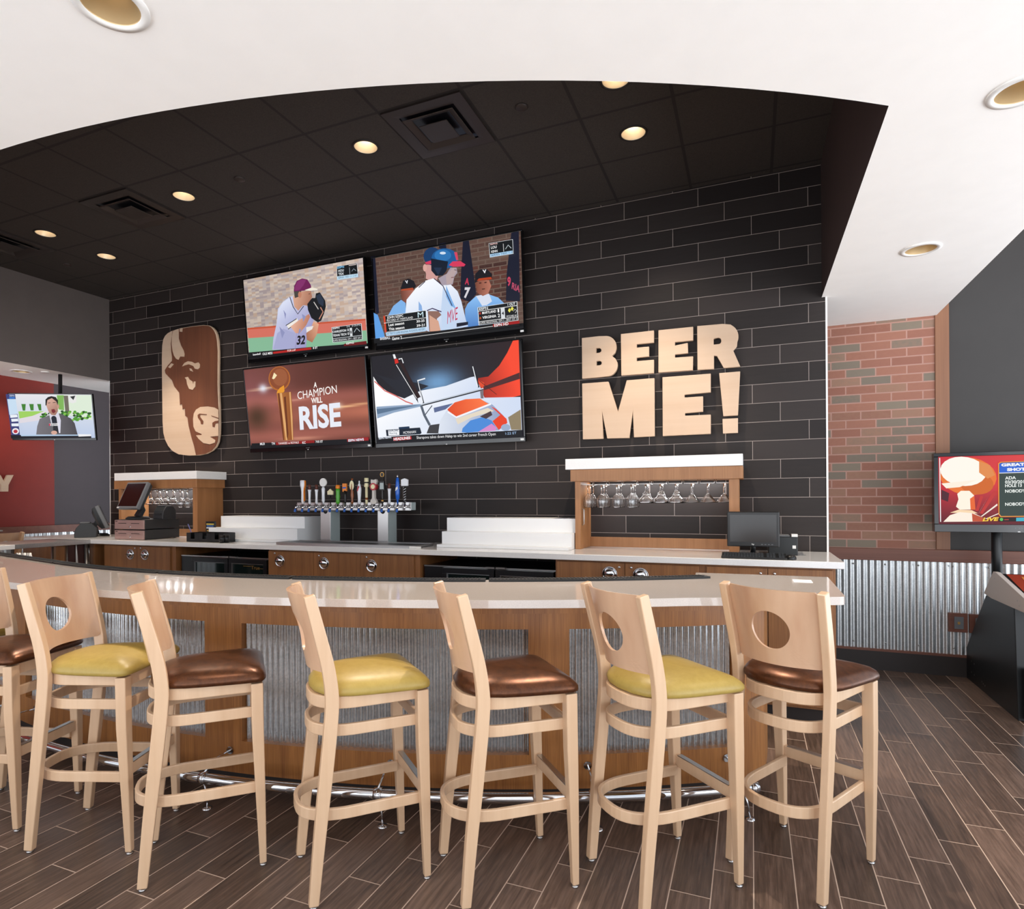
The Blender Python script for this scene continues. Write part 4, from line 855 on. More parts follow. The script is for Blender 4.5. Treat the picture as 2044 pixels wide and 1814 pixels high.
p.text('ESPN2', at(.06, .15), at(.36, .15), at(.06, .05), 'f3c9c4'); p.text('LOU', at(.08, .42), at(.32, .42), at(.08, .24), 'f0f0f0'); p.text('KENN', at(.08, .70), at(.34, .70), at(.08, .54), 'f0f0f0'); p.line([at(.6, .2), at(.6, .75)], 4, 'e8e8e8'); p.line([at(.68, .6), at(.8, .35), at(.92, .6)], 6, 'c0ccd0'); p.poly(rect(.03, .97, .78, .98), 'aad0ee'); p.text('SERIES TIED 1-1', at(.06, .94), at(.94, .94), at(.06, .82), '1c3550', 0)
at, rect = scorebox(p, [(1420, 1085), (1940, 1005), (1955, 1255), (1435, 1320)], 0, 0, 0)
p.multi([[(1440, 760), (1470, 756), (1470, 772), (1440, 776)], [(1510, 752), (1540, 748), (1540, 764), (1510, 768)], [(1475, 840), (1520, 834), (1515, 848), (1480, 852)]], '4c2620'); p.line([(1115, 590), (1145, 600)], 6, '5c4a50'); p.line([(1075, 695), (1110, 690)], 7, '7a4a50'); p.text('ESPN', at(.04, .17), at(.26, .17), at(.04, .05), 'eef2f4'); p.text('1 OUT', at(.76, .17), at(.95, .17), at(.76, .05), 'eef2f4'); p.line([at(.0, .22), at(1, .22)], 5, 'e8e8e8'); p.text('MARYLAND', at(.11, .42), at(.46, .42), at(.11, .28), 'f6f6f6'); p.text('1', at(.5, .44), at(.54, .44), at(.5, .26), 'f6f6f6'); p.text('VIRGINIA', at(.11, .68), at(.46, .68), at(.11, .54), 'f6f6f6'); p.text('2', at(.5, .70), at(.55, .70), at(.5, .52), 'f6f6f6'); p.poly(rect(.04, .08, .3, .42), 'b33a2e'); p.poly(rect(.04, .08, .56, .68), 'b0522e')
p.poly(rect(.58, .68, .24, .8), 'd8dde0'); p.text('4', at(.60, .62), at(.66, .62), at(.60, .44), '16181b'); p.poly([at(.76, .42), at(.80, .3), at(.84, .42), at(.80, .54)], 'e8e25a'); p.poly([at(.83, .36), at(.87, .24), at(.91, .36), at(.87, .48)], 'e8e25a'); p.line([at(.9, .5), at(.94, .4), at(.98, .5), at(.94, .6)], 5, 'd0d0d0'); p.text('PITCHES 64', at(.72, .78), at(.97, .78), at(.72, .68), 'f0f0f0', 0); p.line([at(0, .82), at(1, .82)], 5, 'e8e8e8'); p.text('SUPER REGIONAL: GM 1 - BEST OF 3', at(.03, .96), at(.97, .96), at(.03, .86), 'f0f0f0', 0)
at, rect = scorebox(p, [(192, 1200), (755, 1125), (765, 1345), (212, 1415)], 0, 0, 0)
p.poly(rect(0, .04, 0, 1), 'd8482c'); p.text('JOHN SZEFC', at(.08, .2), at(.46, .2), at(.08, .06), 'f2f2f2'); p.text('RECORD AT MARYLAND', at(.07, .38), at(.68, .38), at(.07, .25), 'f2f2f2', .0); p.line([at(0, .44), at(1, .44)], 5, 'e8e8e8'); p.text('Last season', at(.1, .66), at(.47, .66), at(.1, .50), 'f6f6f6'); p.text('30-25', at(.76, .66), at(.95, .66), at(.76, .52), 'f6f6f6'); p.text('This season', at(.1, .92), at(.47, .92), at(.1, .76), 'f6f6f6'); p.text('39-21', at(.76, .92), at(.95, .92), at(.76, .78), 'f6f6f6'); p.poly(rect(.78, .96, .02, .42), '10181c'); p.text('M', at(.8, .38), at(.93, .38), at(.8, .06), 'cfeaf2', .0)
p.poly([(225, 1420), (750, 1345), (752, 1400), (235, 1465)], 'b5d3ec'); p.text('1ST TRIP TO SUPER REGIONAL IN SCHOOL HISTORY', (245, 1450), (740, 1385), (243, 1425), '24405c', 0)
p.poly([(70, 1500), (1000, 1385), (1640, 1300), (1975, 1265), (1980, 1330), (75, 1560)], '0b0b10'); p.line([(440, 1495), (1640, 1335)], 5, 'd8d8d8'); p.text('Game 2', (310, 1518), (440, 1500), (308, 1480), 'f0f0f0'); p.text('BASEBALL', (155, 1515), (290, 1500), (153, 1482), 'e8eaf0'); p.poly([(1630, 1310), (1978, 1262), (1980, 1300), (1632, 1345)], 'a01818'); p.text('ESPN HD', (1650, 1345), (1835, 1320), (1648, 1308), 'f2f2f2')
p.done(t)
# lower left: the trophy
CC = crop(480, 700, 750, 2044)
t, p, (x0, x1, z0, z1) = tv((-4.340, 5.235, 2.511), .0, .118, 1.6, .92, CC, 'lower left television of the four, showing a golden trophy and white words', 'televisions on the tiled wall'); wallmount(t, 0, 0, 0, 0)
def fc(a, b):
    base = mixc(h3('6c3c34'), h3('38180f'), max(0, a - .35) * 1.2); base = mixc(base, h3('9a5c62'), max(0, .8 - abs(a - .05) * 2) * .8 * max(0, 1 - abs(b - .3) * 2))
    base = mixc(base, h3('c9756a'), math.exp(-((b - .42 + a * .0) / .10) ** 2) * .55); base = mixc(base, h3('cf7a60'), math.exp(-((b - .62) / .14) ** 2) * .6 * (.4 + a)); base = mixc(base, h3('b56a5c'), math.exp(-((b - .85) / .1) ** 2) * .7)
    base = mixc(base, h3('ffd8b0'), .85 * math.exp(-((b - .265 + .05 * a) / .012) ** 2) * math.exp(-((a - .16) / .13) ** 2)); base = mixc(base, h3('e8f0ff'), .9 * math.exp(-((b - .25) / .05) ** 2 - ((a - .155) / .035) ** 2)); base = mixc(base, h3('ffc890'), .9 * math.exp(-((b - .56 + .10 * (a - .75)) / .012) ** 2) * math.exp(-((a - .86) / .18) ** 2)); base = mixc(base, h3('fff0dc'), .8 * math.exp(-((b - .54) / .04) ** 2 - ((a - .76) / .04) ** 2)); base = mixc(base, h3('f4b090'), .6 * math.exp(-((b - .90) / .02) ** 2) * math.exp(-((a - .45) / .16) ** 2)); base = mixc(base, h3('e8b098'), .5 * math.exp(-((b - .43) / .012) ** 2) * math.exp(-((a - .42) / .12) ** 2))
    base = mixc(base, h3('3c2a18'), math.exp(-((a - .08) / .10) ** 2 - ((b - .6) / .15) ** 2) * .8); return base
p.grid(x0, x1, z0, z1, 72, 56, fc)
p.raw([(x0, z0), (x1, z0), (x1, z0 + .04), (x0, z0 + .04)], '0c0c12'); p.oval(590, 420, 165, 185, 'b5692e', .05); p.oval(590, 415, 148, 168, '8c4a2c'); p.oval(600, 400, 110, 130, '9c5a38'); p.poly([(480, 420), (510, 330), (555, 370), (520, 420), (500, 430)], 'f6e6b8'); p.poly([(560, 610), (600, 560), (660, 520), (670, 610), (640, 640), (550, 640)], 'e89a2c');
p.poly([(548, 640), (770, 620), (790, 900), (805, 1345), (650, 1355), (600, 950)], lg((600, 900), 'b8743c', (800, 900), '8c4c20')); p.multi([[(600, 640), (630, 637), (690, 1100), (715, 1350), (690, 1352), (640, 1000)], [(740, 625), (762, 623), (790, 1000), (800, 1345), (785, 1345)]], 'e0a86c'); p.multi([[(570, 642), (590, 641), (640, 1000), (665, 1350), (652, 1352), (600, 960)], [(660, 700), (690, 690), (730, 1250), (720, 1350), (705, 1300)]], '6c3418')
p.text('A', (1112, 555), (1160, 550), (1112, 478), 'fbf6f0', .03); p.text('CHAMPION', (872, 735), (1465, 635), (862, 620), 'fbf6f2', .0); p.text('WILL', (1078, 795), (1245, 778), (1072, 715), 'fbf6f2', .03); p.text('RISE', (905, 1180), (1530, 1125), (885, 855), 'e8ecf6', .035)
p.poly([(175, 1400), (1620, 1335), (1945, 1300), (1950, 1400), (180, 1475)], '0d0c12'); p.poly([(540, 1385), (1125, 1350), (1128, 1390), (545, 1425)], '8e1a1a'); p.text('MLB', (305, 1425), (375, 1420), (303, 1390), 'eeeef2'); p.text('YANKEES vs ROYALS', (580, 1415), (890, 1398), (578, 1385), 'f6f0ee', .01); p.text('TN', (480, 1420), (530, 1416), (478, 1385), 'f0f0f4'); p.text('KC', (945, 1405), (995, 1402), (943, 1370), 'f0f0f4'); p.text('7:05 ET', (1145, 1390), (1255, 1384), (1143, 1358), 'f0f0f0')
p.poly([(1620, 1330), (1942, 1303), (1945, 1355), (1625, 1375)], '9b1c22'); p.text('ESPN NEWS', (1640, 1372), (1875, 1355), (1638, 1338), 'e4ecf8', .03)
p.done(t)
# lower right: the racing car and wing
CD = crop(740, 670, 1060, 2044)
t, p, (x0, x1, z0, z1) = tv((-2.690, 5.235, 2.502), .0, .104, 1.6, .92, CD, 'lower right television of the four, showing a racing wing and orange car', 'televisions on the tiled wall'); wallmount(t, 0, 0, 0, 0)
def fd(a, b):
    dk = mixc(h3('1c1a22'), h3('6f9cc8'), math.exp(-((a - .46) / .16) ** 2 - ((b - .36) / .16) ** 2)); return mixc(dk, h3('3a1010'), max(0, a - .6) * 1.2 * (1 - b))
p.grid(x0, x1, z0, z1, 34, 24, fd)
p.poly([(1820, 50), (1885, 40), (1910, 760), (1780, 790), (1440, 790), (1370, 600), (1370, 540), (1500, 520), (1640, 380), (1740, 220)], lg((1400, 600), '9c2418', (1700, 620), 'f8482a'))
p.poly([(35, 520), (110, 640), (260, 740), (430, 800), (640, 700), (960, 640), (1270, 530), (1320, 520), (1370, 600), (1420, 700), (1450, 790), (1910, 780), (1930, 1210), (100, 1330), (60, 900)], lg((200, 700), 'ffffff', (900, 1300), 'd0dcf2'))
p.poly([(35, 480), (140, 540), (300, 680), (480, 770), (640, 690), (740, 640), (600, 600), (300, 560)], '20222c'); p.line([(50, 580), (180, 700), (330, 770), (450, 840), (540, 870)], 12, 'd8706a'); p.poly([(1370, 560), (1450, 600), (1440, 680), (1390, 640)], 'e04a28')
p.poly([(75, 905), (640, 870), (650, 900), (300, 980), (85, 1055)], '8fa6c2'); p.poly([(75, 935), (640, 880), (300, 950), (90, 1000)], '5a7490')
p.poly([(300, 330), (350, 310), (600, 800), (610, 860)], '15161c'); p.poly([(350, 310), (410, 350), (640, 780), (600, 800)], '2a1618'); p.poly([(305, 300), (345, 295), (360, 345), (315, 360)], 'd4281c'); p.poly([(285, 240), (310, 235), (330, 290), (300, 295)], 'eef0f4'); p.line([(360, 300), (400, 290), (420, 350)], 10, 'eef0f4')
p.line([(330, 370), (590, 800)], 6, 'f2f2f4'); p.line([(640, 888), (1440, 680)], 22, '23262e'); p.line([(640, 880), (1440, 672)], 11, 'c3ccd8'); p.poly([(1440, 650), (1900, 470), (1905, 550), (1450, 695)], '4a2426')
p.line([(600, 575), (680, 860)], 16, '2a2e38'); p.line([(606, 575), (670, 850)], 7, 'f2f4f8'); p.line([(600, 575), (700, 545)], 12, 'f0f2f6'); p.line([(1300, 390), (1385, 660)], 16, '2a2e38'); p.line([(1306, 392), (1370, 650)], 8, 'f2f4f8'); p.line([(1385, 570), (1610, 750)], 5, '3a2020')
p.line([(650, 890), (690, 1010), (760, 1140)], 26, '56606e'); p.line([(790, 890), (700, 1010)], 9, '3c4450'); p.poly([(1400, 700), (1445, 690), (1445, 800), (1410, 800)], '7a7076')
p.poly([(810, 920), (1060, 860), (960, 940), (820, 980)], '5c6a92'); p.poly([(720, 1245), (760, 1140), (900, 1120), (900, 1245)], '3c3c40'); p.poly([(870, 1240), (890, 1090), (970, 960), (1080, 860), (1200, 810), (1380, 800), (1560, 880), (1700, 1020), (1750, 1110), (1640, 1205), (900, 1250)], lg((900, 1150), 'dde4f0', (1700, 1100), '8c9cc0'))
p.poly([(985, 940), (1080, 850), (1220, 810), (1400, 800), (1510, 870), (1100, 1030), (1000, 960)], lg((1000, 950), 'e0481c', (1450, 840), 'ff7a44')); p.line([(990, 970), (1100, 1040), (1540, 870)], 16, 'f4f4f8'); p.poly([(1090, 1060), (1500, 920), (1580, 960), (1300, 1040), (1120, 1130)], 'e4d8c4'); p.poly([(1540, 900), (1600, 930), (1740, 1060), (1750, 1110), (1640, 1200), (1560, 1090), (1660, 1010)], 'e8401e'); p.poly([(1180, 1180), (1280, 1080), (1440, 1035), (1550, 1080), (1600, 1160), (1560, 1210), (1240, 1235), (1170, 1230)], '4a8ad8'); p.poly([(1380, 1225), (1550, 1120), (1610, 1170), (1600, 1210)], 'd68ac8'); p.poly([(1400, 1030), (1540, 960), (1560, 1010), (1480, 1060)], '46343c'); p.poly([(1760, 1040), (1920, 940), (1930, 1200), (1800, 1200)], '8f8064'); p.oval(1730, 1170, 60, 45, '9db0cc')
p.poly([(205, 1200), (640, 1170), (660, 1240), (640, 1255), (215, 1280)], '0d1c2e'); p.poly([(235, 1205), (375, 1195), (378, 1265), (240, 1272)], 'f2f4f8'); p.text('EXPLORE', (245, 1225), (365, 1216), (244, 1203), '24405c', .02); p.text('Racing', (255, 1255), (350, 1248), (254, 1232), '24405c', 0); p.poly([(370, 1165), (505, 1155), (510, 1180), (372, 1190)], '14304e'); p.text('MCMAHAN', (430, 1255), (590, 1240), (428, 1220), 'f4f4f8', .0)
p.poly([(90, 1300), (560, 1265), (1700, 1215), (1940, 1200), (1945, 1285), (95, 1360)], '0c0e16'); p.poly([(300, 1298), (530, 1280), (535, 1320), (305, 1340)], 'c01c24'); p.text('HEADLINES', (308, 1335), (520, 1315), (306, 1302), 'f4f4f8', .03); p.text('Sharapova takes down Halep to win 2nd career French Open', (600, 1315), (1605, 1268), (598, 1280), 'f6f6f8', .0); p.text('1:22 ET', (1730, 1262), (1870, 1252), (1728, 1232), 'a8c8f0', .0); p.text('ESPN NEWS', (120, 1320), (280, 1305), (118, 1298), 'e6eefa')
p.done(t)
# left: reporter
CL = crop(0, 770, 200, 2044)
t, p, (x0, x1, z0, z1) = tv((-7.70, 4.762, 2.536), .494, .159, .950, .557, CL, 'small television at far left showing a man in a suit holding a microphone', None, bz=.012, bb=.03, dep=.035, logo='LG')
_R = (Matrix.Rotation(.494, 3, 'Z') @ Matrix.Rotation(.159, 3, 'X')); _c = Vector((-7.70, 4.762, 2.536)); _q = _c + _R @ Vector((.02, .13, 0))
b = MB(); b.box(-.07, .09, .06, .12, -.1, .1); b.tube([_R.transposed() @ (Vector((_q.x, _q.y, z_)) - _c) for z_ in (2.45, 2.75, ZS)], .022, 10); b.build('ceiling_pole', 'black_plastic', t)
p.grid(x0, x1, z0, z1, 2, 10, lambda a, b: mixc(h3('e4e4e8'), h3('bccbe6'), b))
gr = [h3(c) for c in ('2f6e22', '4f9a30', '7fc048', '1d4a18')]
p.poly([(1150, 190), (1870, 190), (1880, 700), (1200, 560), (1150, 400)], 'dcead6'); p.multi([[(1160, 190), (1300, 190), (1310, 500), (1200, 480)]], '7fb45a'); p.poly([(1300, 200), (1390, 200), (1420, 580), (1340, 580)], '6e675c'); p.poly([(1390, 200), (1560, 190), (1560, 330), (1480, 360), (1400, 320)], 'e6e6e4'); p.poly([(1430, 220), (1540, 200), (1500, 290)], '2c2e30')
for k in range(60):
    a, b_ = rnd.uniform(1250, 1860), rnd.uniform(520, 700); p.oval(a, b_, 34, 24, rnd.choice(gr), n=6)
p.poly([(410, 520), (930, 515), (700, 610), (430, 665)], '9ed060'); p.poly([(930, 515), (1040, 480), (1040, 620), (850, 700), (440, 760), (430, 665), (700, 610)], 'ded8e0'); p.multi([[(470, 370), (560, 370), (550, 505), (500, 505)], [(630, 370), (720, 370), (720, 500), (660, 500)], [(790, 370), (870, 370), (880, 500), (830, 500)]], '3f7f2c')
for k in range(14): p.oval(rnd.uniform(870, 1040), rnd.uniform(560, 640), 30, 22, rnd.choice(gr), n=6)
p.poly([(780, 990), (800, 820), (850, 670), (1040, 600), (1260, 560), (1480, 660), (1560, 760), (1620, 990)], lg((850, 700), '77747a', (1500, 900), '4a474c')); p.poly([(1040, 560), (1230, 540), (1280, 700), (1270, 960), (1180, 960), (1080, 740)], 'd8d6e4'); p.poly([(1110, 640), (1190, 640), (1240, 960), (1130, 960)], '26262e')
p.poly([(985, 400), (1000, 250), (1100, 225), (1200, 270), (1225, 400), (1220, 520), (1170, 600), (1090, 590), (1030, 520)], lg((1000, 300), 'dcae9c', (1200, 560), 'a07464')); p.oval(1225, 420, 24, 44, 'c49484'); p.poly([(970, 400), (970, 280), (1020, 230), (1090, 210), (1180, 230), (1225, 300), (1220, 400), (1190, 320), (1100, 250), (1010, 290), (990, 400)], '1c1616'); p.poly([(1090, 480), (1150, 470), (1180, 520), (1140, 560), (1100, 540)], '7a2c30'); p.line([(1020, 350), (1070, 345)], 6, '3a2824'); p.line([(1120, 345), (1180, 335)], 6, '3a2824'); p.poly([(1050, 520), (1210, 520), (1170, 600), (1100, 600)], '8a5c50') if False else None
p.oval(1140, 660, 52, 50, '1d2230'); p.poly([(1090, 660), (1190, 660), (1180, 770), (1110, 770)], '1d2230'); p.poly([(1045, 765), (1240, 760), (1230, 810), (1045, 810)], 'f2f0f2'); p.poly([(1045, 768), (1075, 767), (1070, 810), (1045, 810)], 'd02c4c'); p.text('ESPN', (1085, 803), (1215, 800), (1085, 772), '20202a'); p.oval(1150, 950, 62, 40, 'd6a896')
p.poly([(170, 170), (360, 170), (460, 1020), (290, 1060), (270, 880), (190, 300)], '3a3f78'); p.poly([(200, 270), (375, 270), (415, 570), (245, 590)], 'c6dcf0'); p.multi([[(255, 590), (400, 580), (410, 640), (265, 650)], [(280, 670), (415, 665), (425, 720), (290, 730)], [(285, 765), (430, 762), (435, 820), (290, 820)]], 'e8eef6'); p.oval(370, 920, 70, 62, 'eceaf0'); p.oval(370, 925, 42, 36, 'b8303c'); p.text('ESPN', (250, 215), (350, 215), (250, 190), 'd0e4f4'); p.poly([(240, 230), (355, 228), (360, 262), (245, 264)], '3a78c8')
p.poly([(270, 1000), (1900, 985), (1910, 1060), (285, 1070)], '14141e'); p.poly([(480, 995), (1640, 990), (1650, 1012), (485, 1022)], 'b6cfe8'); p.poly([(1640, 980), (1900, 985), (1905, 1020), (1650, 1030)], 'f0f0f2')
p.done(t)
# right: the golf game television
CR = crop(1840, 880, 2044, 1682)
t, p, (x0, x1, z0, z1) = tv((1.875, 5.9, 1.555), .0, .0, 1.075, .625, CR, 'black television above the arcade cabinet, showing an orange trophy', None, bz=.03, bb=.062, dep=.07, logo='LG')
p.grid(x0, x1, z0, z1, 16, 12, lambda a, b: mixc(mixc(h3('c82030'), h3('e8564a'), a), h3('3a1420'), max(0, b - .45) * 1.4))
p.multi([[(880, 1150), (960, 900), (1010, 910), (930, 1150)], [(950, 1190), (1180, 820), (1245, 830), (1000, 1200)]], 'c0302e'); p.multi([[(930, 1200), (1100, 900), (940, 1180)], [(970, 1240), (1240, 1030), (1245, 1060), (990, 1245)], [(1040, 1280), (1560, 1060), (1570, 1075), (1060, 1285)]], 'f6eadc'); p.poly([(320, 800), (450, 860), (430, 1000), (320, 960)], '4a1826')
p.oval(760, 580, 470, 310, 'e8742a', .1); p.oval(900, 700, 280, 180, 'd0641c', .1); p.oval(680, 500, 380, 240, 'fdf6ea', .1); p.poly([(320, 700), (900, 640), (620, 760), (400, 780)], 'fbeedc'); p.poly([(940, 330), (1120, 400), (1200, 560), (1080, 620), (940, 520)], 'e08a48'); p.poly([(580, 870), (640, 820), (780, 820), (860, 900), (790, 950), (800, 1130), (620, 1130), (560, 1080), (600, 960)], 'fdf2e0'); p.poly([(790, 950), (860, 900), (880, 1130), (800, 1130)], 'e8662c'); p.poly([(460, 1180), (600, 1130), (820, 1140), (920, 1190)], 'f8d8b0'); p.poly([(350, 1330), (460, 1220), (620, 1170), (860, 1190), (1000, 1260), (1010, 1325)], 'fbeede'); p.poly([(820, 1190), (1000, 1260), (1010, 1325), (830, 1325)], 'c05030')
p.line([(290, 280), (305, 1330)], 6, 'f4f4f4')
p.poly([(1250, 370), (1290, 345), (2600, 290), (2600, 1236), (1290, 1250), (1255, 1210)], 'e89a3c'); p.poly([(1266, 378), (1300, 358), (2585, 304), (2585, 1222), (1300, 1236), (1270, 1200)], '32403c'); p.poly([(1268, 380), (1300, 362), (2583, 308), (2583, 484), (1270, 530)], '1f5fd0'); p.line([(1268, 530), (2583, 486)], 5, 'f4f4f4')
p.text('GREAT', (1300, 418), (1690, 405), (1298, 375), 'f2f2f4', .06); p.text('SHOT', (1395, 495), (1700, 485), (1393, 450), 'f2f2f4', .06)
for tx, y_, w_ in (('ADA', 635, 180), ('03/30/2014', 700, 370), ('HOLE 13', 760, 275), ('NOBODY', 850, 340), ('NOBODY', 1065, 340)): p.text(tx, (1362, y_), (1362 + w_, y_ - 8), (1360, y_ - 48), 'eef2ee', .03)
p.poly([(1255, 1262), (1700, 1258), (1700, 1322), (1255, 1325)], '16181a'); p.text('LIVE', (990, 1318), (1240, 1310), (1010, 1262), 'f0c840', .05); p.oval(1300, 1290, 28, 26, '58c060'); p.poly([(1345, 1285), (1420, 1283), (1420, 1300), (1345, 1302)], 'a83a30'); p.poly([(1540, 1262), (1682, 1258), (1682, 1318), (1540, 1320)], '3fb0c8')
p.done(t)

# ------------------------------------------------------------------ wooden letters
def lettering(name, label, cr, outer, holes, y=5.33, th=.03, group='wooden letters of BEER ME!', gap=.04, mat='maple', fnp=None):
    f = fnp or (lambda a, b: (lambda v: (v.x, v.z))(wy(*cr(a, b), y)))
    P = [f(*q) for q in outer]; Hs = [[f(*q) for q in h] for h in holes]
    c = (sum(q[0] for q in P) / len(P), y, min(q[1] for q in P))
    b = MB().prism([(u - c[0], v - c[2]) for u, v in P], [[(u - c[0], v - c[2]) for u, v in h] for h in Hs], lambda u, v, k: (u, th * (1 - k), v))
    us = [q[0] for q in P]; hgt = max(q[1] for q in P) - c[2]
    o = b.build(name, mat, bevel=.003); o.location = c; tag(o, label, 'letter', group)
    m = MB(); w = .02
    for s in (.08, .9): m.box(min(us) - c[0] + .04, min(us) - c[0] + .06, th, YW - y, hgt * s, hgt * s + .015)
    mo = m.build('stand_off', 'black_plastic', o); return o
LE = crop(1100, 600, 1700, 1877)
def arc(cx, cy, rx, ry, a0, a1, n=10): return [(cx + rx * math.cos(math.radians(a0 + (a1 - a0) * k / n)), cy + ry * math.sin(math.radians(a0 + (a1 - a0) * k / n))) for k in range(n + 1)]
lettering('letter_b', 'pale wooden letter B at the start of the upper word', LE, [(192, 233), (300, 221)] + arc(345, 285, 62, 65, -90, 0, 8) + [(407, 300), (400, 325), (380, 345), (400, 360), (413, 385)] + arc(350, 402, 65, 70, 0, 90, 8) + [(300, 478), (194, 487)],
          [[(281, 297), (300, 295)] + arc(300, 310, 14, 14, -60, 60, 4) + [(300, 325), (281, 327)], [(283, 378), (300, 375)] + arc(302, 389, 14, 14, -60, 60, 4) + [(300, 403), (283, 405)]])
lettering('letter_e', 'pale wooden letter E directly after the B', LE, [(435, 208), (642, 185), (642, 262), (534, 272), (534, 293), (611, 286), (611, 348), (534, 356), (534, 377), (642, 368), (642, 452), (438, 468)], [])
lettering('letter_e', 'pale wooden letter E just before the R', LE, [(670, 184), (887, 162), (887, 248), (773, 259), (773, 280), (853, 263), (855, 328), (773, 336), (773, 355), (887, 347), (885, 434), (670, 449)], [])
lettering('letter_r', 'pale wooden letter R ending the upper word', LE, [(912, 158), (1070, 144), (1120, 148)] + arc(1095, 222, 75, 76, -60, 25, 8) + [(1160, 285), (1138, 312), (1182, 412), (1078, 420), (1035, 345), (1017, 343), (1017, 427), (914, 432)], [[(1015, 238), (1040, 231)] + arc(1045, 251, 18, 20, -70, 70, 5) + [(1040, 271), (1015, 274)]])
lettering('letter_m', 'big pale wooden letter M of the lower word', LE, [(193, 517), (357, 505), (417, 693), (472, 497), (645, 483), (647, 846), (517, 853), (510, 690), (488, 857), (350, 860), (318, 695), (325, 862), (198, 866)], [])
lettering('letter_e', 'big pale wooden letter E of the lower word', LE, [(695, 478), (997, 455), (997, 572), (833, 587), (833, 604), (949, 597), (949, 693), (836, 703), (836, 718), (997, 711), (997, 831), (697, 845)], [])
ex = lettering('exclamation_mark', 'pale wooden exclamation mark ending the lower word', LE, [(1049, 452), (1181, 441), (1167, 716), (1075, 721)], [])
f = lambda a, b: wy(*LE(a, b), 5.33)
P = [f(*q) for q in ((1070, 738), (1167, 733), (1167, 825), (1073, 829))]; o = MB().prism([(q.x, q.z) for q in P], [], lambda u, v, k: (u - ex.location.x, .03 * (1 - k), v - ex.location.z)).build('dot', 'maple', ex, bevel=.003)
# letter on the red wall
CY_ = crop(0, 880, 520, 2044)
fy = lambda a, b: (lambda v: (v.y, v.z))(wx(*CY_(a, b), XL + .05))
P = [fy(*q) for q in ((-40, 267), (5, 267), (33, 318), (58, 267), (108, 267), (68, 345), (66, 397), (10, 397), (10, 345))]
o = MB().prism(P, [], lambda u, v, k: (XL + .02 + .03 * k, u, v)).build('letter_y', 'maple', bevel=.002); place(o, (XL + .03, P[2][0], P[-2][1])); tag(o, 'wooden letter Y on the red wall at far left', 'letter')
m = MB().box(XL - .001, XL + .02, P[-2][0] + .01, P[-2][0] + .03, P[-2][1] + .02, P[-2][1] + .04); so = m.build('stand_off', 'black_plastic'); so.data.transform(Matrix.Translation(-o.location)); so.parent = o

# ------------------------------------------------------------------ bison plaque
CPq = crop(310, 640, 450, 907)
pq = thing('bison_plaque', 'tall rounded wooden plaque with a brown bison head', 'wall art', (-6.15, 5.35, 2.06))
def plq(name, mat, pts, y0, y1, bev=.003, par=None):
    P = [wy(*CPq(*q), y1) for q in pts]; return MB().prism([(q.x, q.z) for q in P], [], lambda u, v, k: (u, y0 + (y1 - y0) * k, v)).build(name, mat, par or pq, bevel=bev)
board = [(83, 480), (88, 320), (102, 240), (125, 195), (160, 160), (215, 130), (330, 95), (480, 70), (620, 55), (700, 62), (745, 88), (775, 125), (798, 180), (812, 260), (820, 400), (818, 640), (816, 800), (820, 950), (828, 1100), (832, 1350), (828, 1470), (812, 1570), (785, 1630), (735, 1680), (660, 1720), (560, 1740), (420, 1743), (300, 1728), (220, 1685), (165, 1620), (125, 1540), (102, 1450), (92, 1300), (88, 1000), (85, 700)]
plq('board', 'maple', board, 5.372, 5.345)
brown = [(222, 128), (200, 300), (205, 400), (216, 470), (214, 520), (160, 580), (121, 640), (130, 680), (215, 770), (245, 850), (310, 930), (318, 1085), (312, 1085), (345, 1078), (352, 1140), (348, 1145), (382, 1135), (386, 1230), (415, 1250), (430, 1360), (470, 1520), (500, 1620), (525, 1738), (640, 1722), (725, 1680), (775, 1625), (802, 1560), (815, 1450), (818, 1200), (808, 1100), (800, 950), (797, 800), (798, 640), (800, 400), (790, 260), (775, 180), (750, 125), (715, 85), (690, 68), (620, 62), (480, 77), (330, 102)]
sil = plq('head_silhouette', 'stained_brown', brown, 5.3449, 5.337, .0015)
cream = [[(228, 130), (300, 106), (300, 230), (330, 320), (362, 380), (376, 430), (372, 465), (320, 462), (295, 505), (265, 490), (240, 450), (222, 390), (210, 300), (214, 200)], [(314, 101), (350, 96), (345, 143), (314, 140)], [(165, 600), (205, 550), (236, 562), (190, 614)],
         [(345, 590), (375, 545), (420, 523), (470, 530), (510, 552), (555, 538), (575, 565), (573, 605), (548, 628), (510, 620), (490, 585), (430, 562), (385, 575)], [(440, 615), (465, 620), (485, 658), (450, 645)], [(378, 735), (420, 725), (440, 760), (480, 785), (486, 822), (498, 785), (518, 785), (515, 850), (480, 895), (435, 880), (410, 820), (400, 760)],
         [(487, 1270), (497, 1200), (525, 1150), (580, 1115), (680, 1108), (760, 1122), (812, 1150), (815, 1250), (815, 1490), (705, 1500), (775, 1545), (770, 1577), (700, 1597), (620, 1582), (560, 1530), (525, 1482), (600, 1478), (598, 1465), (520, 1430), (492, 1370)]]
for i, c_ in enumerate(cream): plq('light_inlay', 'maple', c_, 5.3368, 5.331, .001, sil)
for c_ in ([(545, 1220), (570, 1200), (662, 1209), (662, 1219), (580, 1217), (577, 1240), (620, 1300), (615, 1340), (590, 1338), (583, 1300), (550, 1255)], [(722, 1225), (814, 1255), (814, 1268), (728, 1236)], [(740, 1372), (736, 1320), (770, 1298), (814, 1290), (812, 1325), (775, 1332), (765, 1377)]): plq('dark_inlay', 'stained_brown', c_, 5.3308, 5.327, .0005, sil)

